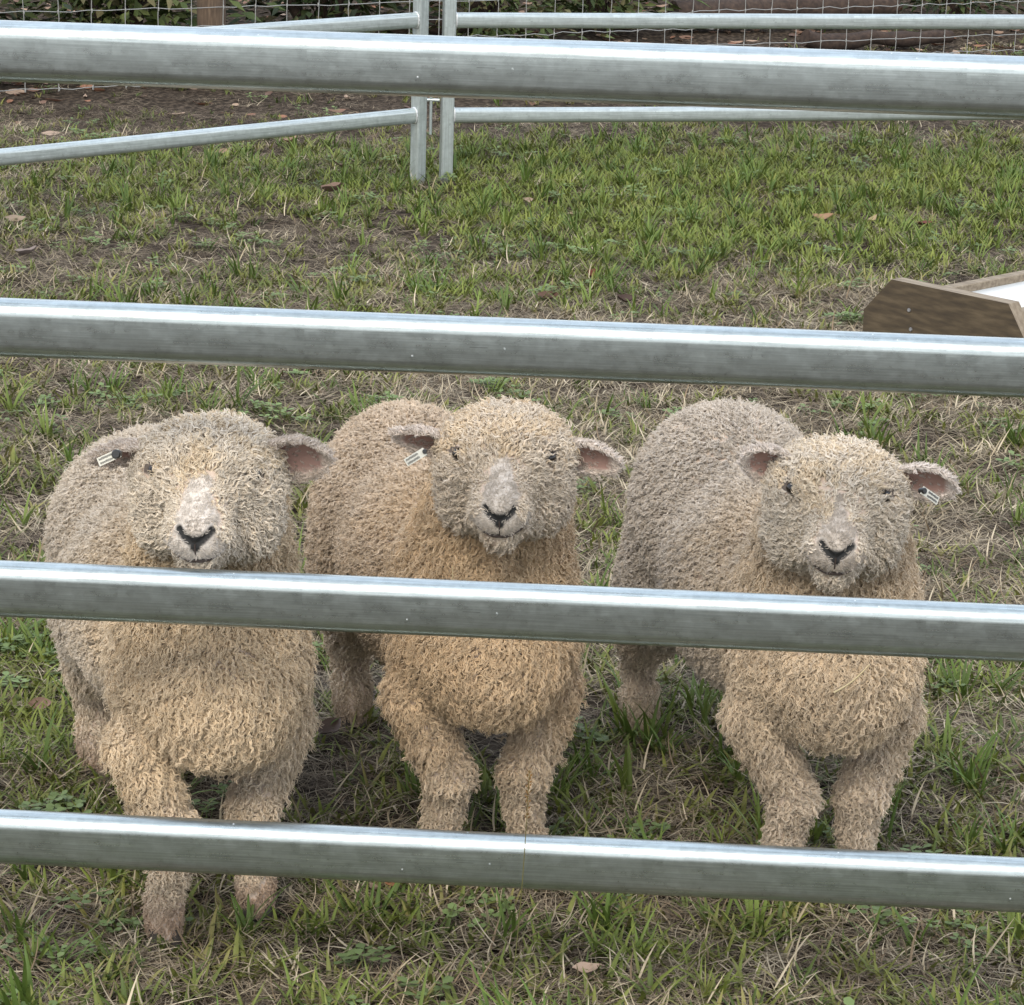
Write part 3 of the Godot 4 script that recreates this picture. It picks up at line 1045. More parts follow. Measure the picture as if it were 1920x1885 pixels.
func build_grass(G: Dictionary) -> void:
	rng.seed = 4242
	var bufs := {}
	var bands := [[-2.3, -5.2, 5600.0], [-5.2, -8.2, 3900.0], [-8.2, -11.4, 2800.0], [-11.4, -15.5, 600.0], [1.5, -2.3, 420.0], [9.0, 1.5, 60.0]]
	for b in bands:
		var z0: float = b[0]; var z1: float = b[1]
		var wmax := absf(z1) * 0.24 + 0.75
		if z0 > 0.0:
			wmax = 1.9 if z0 < 2.0 else 4.5
		var cnt := int(absf(z1 - z0) * wmax * 2.0 * b[2])
		for k in cnt:
			var z := rng.randf_range(z1, z0)
			var x := rng.randf_range(-wmax, wmax)
			if z0 < 0.0 and absf(x) > absf(z) * 0.24 + 0.75:
				continue
			var c := cover(x, z)
			var r := rng.randf()
			var kind := ""
			var col := Color.WHITE
			var sc := rng.randf_range(0.75, 1.2)
			var pg := clampf(c.x * 0.62, 0.0, 0.85)
			var pd := clampf(c.y * 0.75, 0.0, 0.9)
			var bare_ := clampf(c.z * 0.9, 0.0, 0.95)
			if rng.randf() < bare_:
				if rng.randf() < 0.5: continue
				r = 0.9
				if rng.randf() < 0.16 and c.z > 0.3: pg = 0.9; r = 0.1; sc *= 0.6
			if r < 0.38:
				if rng.randf() > pg: continue
				kind = "short"
				var q := rng.randf()
				col = Color(0.125, 0.155, 0.036)
				if q < 0.35: col = Color(0.165, 0.185, 0.05)
				elif q < 0.6: col = Color(0.08, 0.115, 0.028)
				elif q < 0.72: col = Color(0.215, 0.20, 0.075)
				var yl := smoothstep(0.0, 0.5, nz.get_noise_2d(x * 4.0 + 200.0, z * 4.0))
				col = col.lerp(Color(0.215, 0.215, 0.06), yl * 0.6)
				if c.x > 0.9:
					col = col.lerp(Color(0.18, 0.225, 0.042), 0.6)
					if rng.randf() < 0.12: kind = "long"; sc *= 0.65
			elif r < 0.45:
				if rng.randf() > pg * 0.9: continue
				if nz.get_noise_2d(x * 6.0 + 90.0, z * 6.0) < 0.05: continue
				kind = "long"
				col = Color(0.085, 0.135, 0.028) if rng.randf() < 0.6 else Color(0.13, 0.18, 0.04)
			elif r < 0.68:
				if rng.randf() > pd: continue
				kind = "dry"
				var q := rng.randf()
				col = Color(0.33, 0.27, 0.18)
				if q < 0.3: col = Color(0.45, 0.38, 0.27)
				elif q < 0.5: col = Color(0.19, 0.14, 0.09)
			elif r < 0.985:
				if rng.randf() > pd * 0.8 + 0.5: continue
				kind = "mat"
				col = Color(0.31, 0.25, 0.175) if rng.randf() < 0.65 * (1.0 - 0.6 * bare_) else Color(0.13, 0.098, 0.072)
			else:
				if nz.get_noise_2d(x * 2.0 - 50.0, z * 2.0) < 0.1: continue
				kind = "clover"
				col = Color(0.14, 0.19, 0.07)
			var vs: Array = G[kind]
			var key := kind + str(rng.randi() % vs.size())
			if not bufs.has(key): bufs[key] = PackedFloat32Array()
			var l := rng.randf_range(0.8, 1.2)
			var bb := Basis(Vector3.UP, rng.randf() * TAU) * Basis(Vector3.RIGHT, rng.randf_range(-0.2, 0.2))
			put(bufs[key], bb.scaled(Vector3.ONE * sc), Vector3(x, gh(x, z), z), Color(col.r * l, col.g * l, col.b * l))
	# fallen leaves and bark on the bare earth in front of and beyond the wire fence
	for k in 3000:
		var x := rng.randf_range(-4.2, 5.0)
		var fence_z := -12.83 - 0.56 * x
		var z := fence_z + rng.randf_range(-3.2, 1.6)
		if z > fence_z + 0.2 and rng.randf() < 0.8: continue
		var key := "litter" + str(rng.randi() % 4)
		if not bufs.has(key): bufs[key] = PackedFloat32Array()
		var cs := [Color(0.20, 0.12, 0.085), Color(0.30, 0.20, 0.14), Color(0.14, 0.09, 0.07), Color(0.36, 0.26, 0.19), Color(0.26, 0.13, 0.08)]
		var bb := Basis(Vector3.UP, rng.randf() * TAU) * Basis(Vector3.RIGHT, rng.randf_range(-0.7, 0.7))
		put(bufs[key], bb.scaled(Vector3.ONE * rng.randf_range(0.4, 1.2)), Vector3(x, gh(x, z) + bank(x, z) - 0.004, z), cs[rng.randi() % 5])
	var total := 0
	var holders := {}
	var info := {
		"short": ["short_grass", "short green grass blades all over the pen"], "long": ["long_grass", "longer green grass tufts in loose clumps"],
		"dry": ["dry_grass", "pale dry grass stems lying over the ground"], "mat": ["thatch", "matted brown dead thatch on the soil"],
		"clover": ["clover", "small clover leaves between the grass"], "litter": ["leaf_litter", "brown leaf litter along the wire fence"],
	}
	for key in bufs:
		var kind: String = key.left(key.length() - 1)
		if not holders.has(kind):
			var h := Node3D.new(); h.name = info[kind][0]; add_child(h)
			tag(h, info[kind][1], "grass" if kind != "litter" else "leaves", "", "stuff")
			holders[kind] = h
		var mmi := copies(info[kind][0] + "_tufts", G[kind][int(key.right(1))], bufs[key], holders[kind])
		mmi.set_meta("kind", "stuff")
		total += bufs[key].size() / 16
	print("grass tufts: ", total)

func bank(x: float, z: float) -> float:
	# the ground rises a little beyond the wire fence
	var dz := (-12.83 - 0.56 * x) - z
	return 0.16 * smoothstep(0.2, 2.5, dz)

func build_ground() -> void:
	var xs := PackedFloat32Array(); var zs := PackedFloat32Array()
	for k in [-160.0, -80.0, -40.0, -20.0, -12.0, -8.0]: xs.append(k)
	for k in 161: xs.append(lerpf(-6.0, 6.0, k / 160.0))
	for k in [8.0, 12.0, 20.0, 40.0, 80.0, 160.0]: xs.append(k)
	for k in [-160.0, -80.0, -45.0, -28.0, -21.0]: zs.append(k)
	for k in 221: zs.append(lerpf(-18.0, 2.0, k / 220.0))
	for k in [4.0, 8.0, 20.0, 60.0, 160.0]: zs.append(k)
	var mb := MB.new()
	for z in zs:
		for x in xs:
			var e := 0.05
			var y := gh(x, z) + bank(x, z) - 0.004
			var nn := Vector3(gh(x - e, z) + bank(x - e, z) - gh(x + e, z) - bank(x + e, z), 2.0 * e, gh(x, z - e) + bank(x, z - e) - gh(x, z + e) - bank(x, z + e)).normalized()
			mb.vert(Vector3(x, y, z), nn)
	var w := xs.size()
	for j in zs.size() - 1:
		for k in w - 1:
			var a := j * w + k
			mb.quad(a, a + 1, a + w + 1, a + w)
	var o := obj("ground", mb.mesh(M.soil), self)
	o.set_meta("kind", "structure")
	tag(o, "brown earth of the pen under grass", "ground")

# ------------------------------------------------------------------ things
func build_front_panel() -> void:
	var yaw := 0.0434427
	var dirx := Vector3(cos(yaw), 0, sin(yaw))
	var at := Vector3(0, 0, -3.272977) - dirx * 1.05
	panel("yard_panel", "near galvanised yard panel of thick oval rails in front of the sheep", at, -yaw, 2.1, [0.2322, 0.5672, 0.9022, 1.2372], stadium(0.0362, 0.0195, 12), 1.30, 0.025, M.zinc, "galvanised yard panels")

func build_rear_panels() -> void:
	var prof := stadium(0.0275, 0.0165, 8)
	var rails := [0.238, 0.573, 0.908, 1.243]
	# left of the join: runs from the join towards the camera and left
	var a := Vector3(-0.372, 0, -9.83); var b := Vector3(-1.636, 0, -8.632)
	var d := (b - a).normalized()
	panel("yard_panel", "rear galvanised yard panel running back from the left edge to the join", a, atan2(-d.z, d.x), 2.6, rails, prof, 1.30, 0.022, M.zinc_far, "galvanised yard panels")
	a = Vector3(-0.272, 0, -9.845); b = Vector3(1.80, 0, -10.36)
	d = (b - a).normalized()
	panel("yard_panel", "rear galvanised yard panel running right from the join across the back", a, atan2(-d.z, d.x), 2.9, rails, prof, 1.30, 0.022, M.zinc_far, "galvanised yard panels")
	# drop pin through the lugs that join the two rear panels
	var t := thing("drop_pin", "thin steel drop pin joining the two rear yard panels", "pin", Vector3(-0.330, 0.17, -9.835))
	var mb := MB.new()
	mb.tube(PackedVector3Array([Vector3(0, 0, 0), Vector3(0, 0.17, 0)]), PackedFloat32Array([0.0055, 0.0055]), 8, Color.WHITE, Color.WHITE, true)
	obj("shaft", mb.mesh(M.zinc_far), t)
	mb = MB.new()
	mb.tube(PackedVector3Array([Vector3(-0.028, 0.122, 0), Vector3(0.030, 0.122, 0)]), PackedFloat32Array([0.006, 0.006]), 8, Color.WHITE, Color.WHITE, true)
	obj("lug", mb.mesh(M.zinc_far), t)

func build_trough() -> void:
	# timber end board with clipped top corners, long sides lined white; the far side lower than the end
	var tl := Vector3(0.983, 0, -7.201); var tr := Vector3(1.244, 0, -6.934)
	var d := (tr - tl).normalized()
	var t := thing("feed_trough", "timber feed trough with white inside, clipped end board facing the sheep", "trough", tl, atan2(-d.z, d.x))
	var outline := [Vector2(-0.085, -0.01), Vector2(0.455, -0.01), Vector2(0.455, 0.11), Vector2(0.378, 0.22), Vector2(0.0, 0.22), Vector2(-0.085, 0.125)]
	var mk := func(z: float) -> MB:
		var mb := MB.new()
		var th := 0.045
		var n := outline.size()
		for sg in [1.0, -1.0]:
			var zz: float = z if sg > 0 else z - th
			var ce := mb.vert(Vector3(0.19, 0.1, zz), Vector3(0, 0, sg))
			var ring := []
			for p in outline:
				ring.append(mb.vert(Vector3(p.x, p.y, zz), Vector3(0, 0, sg)))
			for k in n:
				mb.tri(ce, ring[k], ring[(k + 1) % n])
		return mb
	var edges := func(z: float) -> MB:
		var mb := MB.new()
		var n := outline.size()
		for k in n:
			var p: Vector2 = outline[k]; var q: Vector2 = outline[(k + 1) % n]
			var e := (q - p).normalized()
			var nn := Vector3(e.y, -e.x, 0)
			mb.face(Vector3(p.x, p.y, z), Vector3(q.x, q.y, z), Vector3(q.x, q.y, z - 0.045), Vector3(p.x, p.y, z - 0.045), nn)
		return mb
	for e in 2:
		var z := 0.0 if e == 0 else -1.15
		var eb := obj("end_board", (mk.call(z) as MB).mesh(M.timber), t)
		obj("sawn_edge", (edges.call(z) as MB).mesh(M.timber_grey), eb)
		if e == 0:
			for s in [Vector2(0.065, 0.148), Vector2(0.075, 0.098), Vector2(0.325, 0.118)]:
				var mb := MB.new()
				mb.tube(PackedVector3Array([Vector3(s.x, s.y, -0.004), Vector3(s.x, s.y, 0.0012), Vector3(s.x, s.y, 0.002)]), PackedFloat32Array([0.0058, 0.0058, 0.004]), 10, Color.WHITE, Color.WHITE, true)
				obj("screw", mb.mesh(M.screw), eb)
	for s in 2:
		var x := 0.035 if s == 0 else 0.335
		var mb := MB.new()
		mb.box(Transform3D(Basis.IDENTITY, Vector3(x, 0.085, -0.5975)), Vector3(0.016, 0.15, 1.104), 0.001)
		var sb := obj("side_board", mb.mesh(M.white_board), t)
		mb = MB.new()
		mb.box(Transform3D(Basis.IDENTITY, Vector3(x, 0.1712, -0.5975)), Vector3(0.034, 0.022, 1.104), 0.002)
		obj("cap_rail", mb.mesh(M.timber_grey), sb)
		for q in [0.2, 0.55, 0.9]:
			mb = MB.new()
			var sx := x + (0.0082 if s == 0 else -0.0082)
			mb.tube(PackedVector3Array([Vector3(sx - 0.003, 0.142, -q), Vector3(sx + 0.003, 0.142, -q)]), PackedFloat32Array([0.0055, 0.0055]), 8, Color.WHITE, Color.WHITE, true)
			obj("screw", mb.mesh(M.screw), sb)
	var mb2 := MB.new()
	mb2.box(Transform3D(Basis.IDENTITY, Vector3(0.185, 0.018, -0.5975)), Vector3(0.283, 0.014, 1.104), 0.001)
	obj("base_board", mb2.mesh(M.white_board), t)

func build_wire_fence() -> void:
	var dirx := Vector3(1, 0, -0.56).normalized()
	var a := Vector3(-4.0, 0.0, -12.83 + 0.56 * 4.0)
	var t := thing("wire_fence", "wire mesh fence of square mesh behind the rear yard panels", "fence", a, atan2(-dirx.z, dirx.x))
	rng.seed = 31
	var ln := 10.6
	for k in 11:
		var y := 0.03 + 0.081 * k
		var pp := PackedVector3Array(); var rr := PackedFloat32Array()
		for s in 143:
			var x := ln * s / 142.0
			pp.append(Vector3(x, y + 0.004 * sin(x * TAU / 0.15 + k) + nz.get_noise_2d(x * 4.0, k * 9.0) * 0.008, 0.002 * cos(x * 40.0)))
			rr.append(0.0019)
		var mb := MB.new()
		mb.tube(pp, rr, 4)
		obj("wire", mb.mesh(M.wire), t)
	for k in int(ln / 0.15):
		var x := 0.08 + 0.15 * k
		var pp := PackedVector3Array(); var rr := PackedFloat32Array()
		for s in 12:
			var y := 0.02 + 0.84 * s / 11.0
			pp.append(Vector3(x + nz.get_noise_2d(y * 5.0, k * 7.0) * 0.007, y, 0.004)); rr.append(0.002)
		var mb := MB.new()
		mb.tube(pp, rr, 4)
		# the knots where it wraps the line wires
		for q in 11:
			var y := 0.03 + 0.081 * q
			mb.tube(PackedVector3Array([Vector3(x, y - 0.008, 0.004), Vector3(x, y, 0.006), Vector3(x, y + 0.008, 0.004)]), PackedFloat32Array([0.003, 0.0042, 0.003]), 4)
		obj("wire", mb.mesh(M.wire), t)
	var p := thing("timber_post", "round brown timber fence post behind the wire mesh", "post", Vector3(-1.372, -0.05, -12.15))
	var mb3 := MB.new()
	var pts := PackedVector3Array(); var rad := PackedFloat32Array()
	for k in 9:
		pts.append(Vector3(nz.get_noise_1d(k * 5.0) * 0.006, k * 0.16, 0)); rad.append(0.064 - 0.0006 * k)
	mb3.tube(pts, rad, 18, Color.WHITE, Color.WHITE, true)
	obj("shaft", mb3.mesh(M.post), p)
	for k in [2, 6]:
		mb3 = MB.new()
		mb3.tube(PackedVector3Array([Vector3(-0.02, 0.08 + 0.081 * k, 0.062), Vector3(0.0, 0.086 + 0.081 * k, 0.068), Vector3(0.02, 0.08 + 0.081 * k, 0.062)]), PackedFloat32Array([0.002, 0.002, 0.002]), 4)
		obj("staple", mb3.mesh(M.wire), p)

func leafy(mb: MB, at: Vector3, ln: float, wd: float, dir: Vector3, col: Color) -> void:
	var sd := dir.cross(Vector3(rng.randf_range(-1, 1), 1.0, rng.randf_range(-1, 1))).normalized()
	var nn := sd.cross(dir).normalized()
	if nn.y < 0.0: nn = -nn
	var a := mb.vert(at, nn, col); var b := mb.vert(at + dir * ln * 0.45 + sd * wd * 0.5, (nn + sd * 0.4).normalized(), col)
	var d := mb.vert(at + dir * ln + Vector3.DOWN * ln * 0.15, nn, col); var e := mb.vert(at + dir * ln * 0.45 - sd * wd * 0.5, (nn - sd * 0.4).normalized(), col)
	mb.quad(a, b, d, e)

func shrub(called: String, label: String, category: String, at: Vector3, h: float, r: float, leaves: int, ll: float, cols: Array, seed_: int, base_h: float) -> void:
	rng.seed = seed_
	var t := thing(called, label, category, at, 0.0, "plants beyond the wire fence")
	var st := MB.new(); var fo := MB.new()
	var tips := []
	for k in 9:
		var az := rng.randf() * TAU
		var lean := rng.randf_range(0.05, 0.75)
		var p := Vector3(0, -0.05, 0)
		var pp := PackedVector3Array([p]); var rr := PackedFloat32Array([0.02 + h * 0.012])
		for s in 5:
			var dir := Vector3(cos(az) * lean, 1.0, sin(az) * lean).normalized()
			p += dir * h * 0.17 * rng.randf_range(0.7, 1.2)
			az += rng.randf_range(-0.4, 0.4)
			pp.append(p); rr.append((0.02 + h * 0.012) * (1.0 - 0.17 * (s + 1)))
			tips.append(p)
		st.tube(pp, rr, 6)
	for k in leaves:
		var c: Vector3 = tips[rng.randi() % tips.size()]
		var off := Vector3(rng.randfn(0, 1), rng.randfn(0, 0.8), rng.randfn(0, 1)) * r * 0.42
		var p := c + off
		p.y = maxf(p.y, base_h + rng.randf() * 0.06)
		var dir := Vector3(off.x + rng.randf_range(-0.3, 0.3) * r, rng.randf_range(-0.4, 0.4) * r, off.z + rng.randf_range(-0.3, 0.3) * r).normalized()
		var col: Color = cols[rng.randi() % cols.size()] * rng.randf_range(0.75, 1.2)
		leafy(fo, p, ll * rng.randf_range(0.7, 1.3), ll * rng.randf_range(0.3, 0.5), dir, col)
	obj("stem" if h < 2.5 else "trunk", st.mesh(M.bark), t)
	obj("foliage" if h < 2.5 else "crown", fo.mesh(M.leaf), t)

func build_background() -> void:
	var dk := [Color(0.03, 0.045, 0.016), Color(0.05, 0.065, 0.022), Color(0.022, 0.03, 0.013), Color(0.08, 0.07, 0.035)]
	var lt := [Color(0.075, 0.10, 0.03), Color(0.11, 0.135, 0.045), Color(0.055, 0.075, 0.025), Color(0.14, 0.125, 0.06)]
	shrub("shrub", "dark leafy shrub behind the wire mesh at the far left corner", "shrub", Vector3(-2.55, 0.0, -12.15), 1.1, 0.5, 2600, 0.07, dk, 11, 0.03)
	shrub("shrub", "lighter green ferny shrub behind the mesh left of the timber post", "shrub", Vector3(-1.85, 0.0, -12.55), 0.9, 0.42, 2400, 0.085, lt, 12, 0.03)
	shrub("shrub", "dark shrub behind the mesh right of the timber post", "shrub", Vector3(-0.95, 0.05, -13.2), 1.1, 0.5, 2600, 0.075, dk, 13, 0.03)
	shrub("shrub", "dark shrub behind the mesh at the join of the rear panels", "shrub", Vector3(-0.25, 0.08, -13.5), 0.9, 0.45, 2200, 0.06, lt, 14, 0.03)
	shrub("shrub", "low weedy plant behind the mesh just right of the join", "shrub", Vector3(0.35, 0.1, -14.2), 0.6, 0.35, 900, 0.08, lt, 15, 0.03)
	shrub("shrub", "sparse low plant behind the mesh at the top right", "shrub", Vector3(2.3, 0.1, -15.2), 0.5, 0.35, 700, 0.06, dk, 16, 0.03)
	for k in 6:
		shrub("bush_tree", ["broad dark tree standing far left behind the mesh fence", "dark tree behind the mesh fence left of the timber post", "dark tree in the row behind the timber post", "dark tree in the row behind the join of the rear panels", "dark tree in the row behind the fallen logs", "broad dark tree standing far right behind the mesh fence"][k], "tree", Vector3(-6.5 + 2.6 * k + (0.4 if k % 2 == 0 else -0.3), 0.12, -18.2 - 0.9 * (k % 3)), 4.6 + 0.5 * (k % 3), 1.5, 3800, 0.20, dk, 40 + k, 0.1)
	# fallen logs on the littered bank
	var logs := [
		[Vector3(0.75, 0.14, -14.35), Vector3(1.95, 0.17, -14.85), 0.075, "long dark fallen log on the leaf litter behind the mesh"],
		[Vector3(1.4, 0.06, -14.05), Vector3(2.2, 0.05, -14.5), 0.045, "thin grey fallen branch lying in front of the long log"],
		[Vector3(-1.2, 0.12, -13.1), Vector3(-0.1, 0.16, -13.5), 0.05, "dark stick lying under the shrubs near the timber post"],
	]
	for e in logs:
		var a: Vector3 = e[0]; var b: Vector3 = e[1]
		var t := thing("fallen_log", e[3], "log", a, 0.0, "fallen wood beyond the fence")
		var mb := MB.new()
		var pp := PackedVector3Array(); var rr := PackedFloat32Array()
		for k in 10:
			var u := k / 9.0
			pp.append((b - a) * u + Vector3(0, nz.get_noise_1d(u * 60.0 + a.x * 50.0) * 0.03, 0)); rr.append((e[2] as float) * (1.0 - 0.3 * u + nz.get_noise_1d(u * 150.0) * 0.25))
		mb.tube(pp, rr, 10, Color.WHITE, Color.WHITE, true)
		obj("bark", mb.mesh(M.bark), t)

func build_leaves() -> void:
	# x, z, length, width, curl, turn, colour, label
	var L := [
		[-0.78, -4.36, 0.052, 0.030, 0.5, 0.3, Color(0.33, 0.21, 0.16), "pinkish brown dead leaf on the grass left of the left sheep"],
		[-0.29, -4.28, 0.07, 0.045, 0.6, 1.0, Color(0.13, 0.09, 0.075), "dark broad dead leaf between the left and middle sheep"],
		[-0.648, -9.46, 0.10, 0.075, 0.9, 0.4, Color(0.23, 0.15, 0.11), "large brown curled dead leaf left of the rear panel join"],
		[-1.612, -8.74, 0.085, 0.04, 0.7, 0.2, Color(0.40, 0.31, 0.23), "pale dead leaf at the left edge below the rear rail"],
		[0.167, -9.15, 0.07, 0.035, 0.8, 1.4, Color(0.50, 0.38, 0.28), "pale tan upright leaf in the middle of the green patch"],
		[1.023, -9.26, 0.10, 0.035, 0.7, -0.2, Color(0.40, 0.25, 0.15), "orange tan leaf in the green patch on the right"],
		[1.179, -9.2, 0.075, 0.03, 0.8, 0.9, Color(0.48, 0.36, 0.22), "yellowish tan curled leaf beside the orange tan leaf"],
		[1.352, -9.16, 0.075, 0.05, 0.6, 0.3, Color(0.17, 0.055, 0.04), "dark red leaf in the grass at the right"],
		[0.21, -8.12, 0.06, 0.035, 0.9, 1.3, Color(0.20, 0.065, 0.035), "small red brown leaf above the second rail"],
		[0.09, -7.8, 0.085, 0.04, 0.9, -0.2, Color(0.15, 0.085, 0.06), "dark brown curled leaf just above the second rail"],
		[0.303, -7.77, 0.075, 0.04, 1.0, 0.3, Color(0.09, 0.055, 0.045), "blackish curled leaf right of the dark brown leaf"],
		[-0.157, -3.69, 0.038, 0.022, 0.6, 0.5, Color(0.42, 0.20, 0.11), "small orange leaf under the bottom rail"],
		[-0.185, -3.645, 0.036, 0.022, 0.8, 1.9, Color(0.50, 0.37, 0.28), "small pale leaf under the bottom rail"],
		[0.139, -3.63, 0.05, 0.010, 0.3, 0.15, Color(0.36, 0.33, 0.13), "narrow yellow green leaf under the bottom rail"],
		[0.116, -3.40, 0.055, 0.030, 0.6, 0.5, Color(0.50, 0.36, 0.27), "pale curled leaf at the bottom edge of the view"],
		[-0.889, -10.55, 0.085, 0.04, 0.8, 0.6, Color(0.42, 0.29, 0.21), "tan leaf under the left rear rail"],
		[0.015, -9.40, 0.07, 0.03, 0.7, 0.8, Color(0.42, 0.31, 0.22), "pale brown leaf right of the rear posts"],
		[-1.475, -8.17, 0.09, 0.05, 0.9, 0.4, Color(0.27, 0.22, 0.20), "grey dead leaf on bare earth at the left"],
		[-0.653, -9.95, 0.08, 0.03, 0.9, 0.1, Color(0.19, 0.13, 0.10), "brown leaf lying near the foot of the left rear rail"],
		[-1.124, -10.3, 0.06, 0.03, 0.7, 0.9, Color(0.40, 0.27, 0.19), "small tan leaf under the middle of the left rear rail"],
	]
	for e in L:
		var mb := MB.new()
		leaf_shape(mb, e[2] * 0.75, e[3] * 0.75, e[4] * 1.5, (e[6] as Color) * Color(0.72, 0.72, 0.72))
		var o := obj(numbered("fallen_leaf"), mb.mesh(M.leaf), self)
		o.position = Vector3(e[0], gh(e[0], e[1]) + 0.016, e[1])
		o.rotation = Vector3(0.45 + 0.5 * sin((e[0] as float) * 31.0), e[5], 0.25 * sin((e[1] as float) * 23.0))
		tag(o, e[7], "leaf", "fallen leaves in the pen")

func build_stalk() -> void:
	var t := thing("seed_stalk", "tall thin grass seed stalk rising in front of the bottom rail", "grass stalk", Vector3(0.012, 0.0, -3.215))
	var pts := PackedVector3Array(); var rr := PackedFloat32Array()
	var a := Vector3(0, 0, 0); var b := Vector3(0.019, 0.383, 0.012)
	for k in 12:
		var u := k / 11.0
		pts.append(a.lerp(b, u) + Vector3(0.004 * sin(u * 3.0), 0, 0)); rr.append(0.00085 - 0.00035 * u)
	var mb := MB.new()
	mb.tube(pts, rr, 5, Color(0.10, 0.12, 0.04), Color(0.16, 0.13, 0.05))
	obj("stem", mb.mesh(M.grass), t)
	mb = MB.new()
	rng.seed = 8
	for k in 40:
		var u := lerpf(0.83, 1.0, k / 39.0)
		var p := a.lerp(b, u) + Vector3(0.004 * sin(u * 3.0), 0, 0)
		var az := k * 2.4
		leafy(mb, p + Vector3(cos(az), 0, sin(az)) * 0.001, 0.0065, 0.0028, Vector3(cos(az) * 0.6, 1, sin(az) * 0.6).normalized(), Color(0.20, 0.115, 0.045) * rng.randf_range(0.8, 1.3))
	obj("seed_head", mb.mesh(M.straw), t)

func straw_on(called_label: String, a: Vector3, b: Vector3, r: float) -> void:
	var mb := MB.new()
	var pp := PackedVector3Array(); var rr := PackedFloat32Array()
	for k in 7:
		var u := k / 6.0
		pp.append((b - a) * u + Vector3(0, -0.003 * sin(u * PI), 0.004 * sin(u * PI))); rr.append(r * (1.0 - 0.4 * u))
	mb.tube(pp, rr, 5, Color(0.55, 0.46, 0.29), Color(0.50, 0.40, 0.24))
	var o := obj(numbered("straw"), mb.mesh(M.straw), self)
	o.position = a
	tag(o, called_label, "straw")

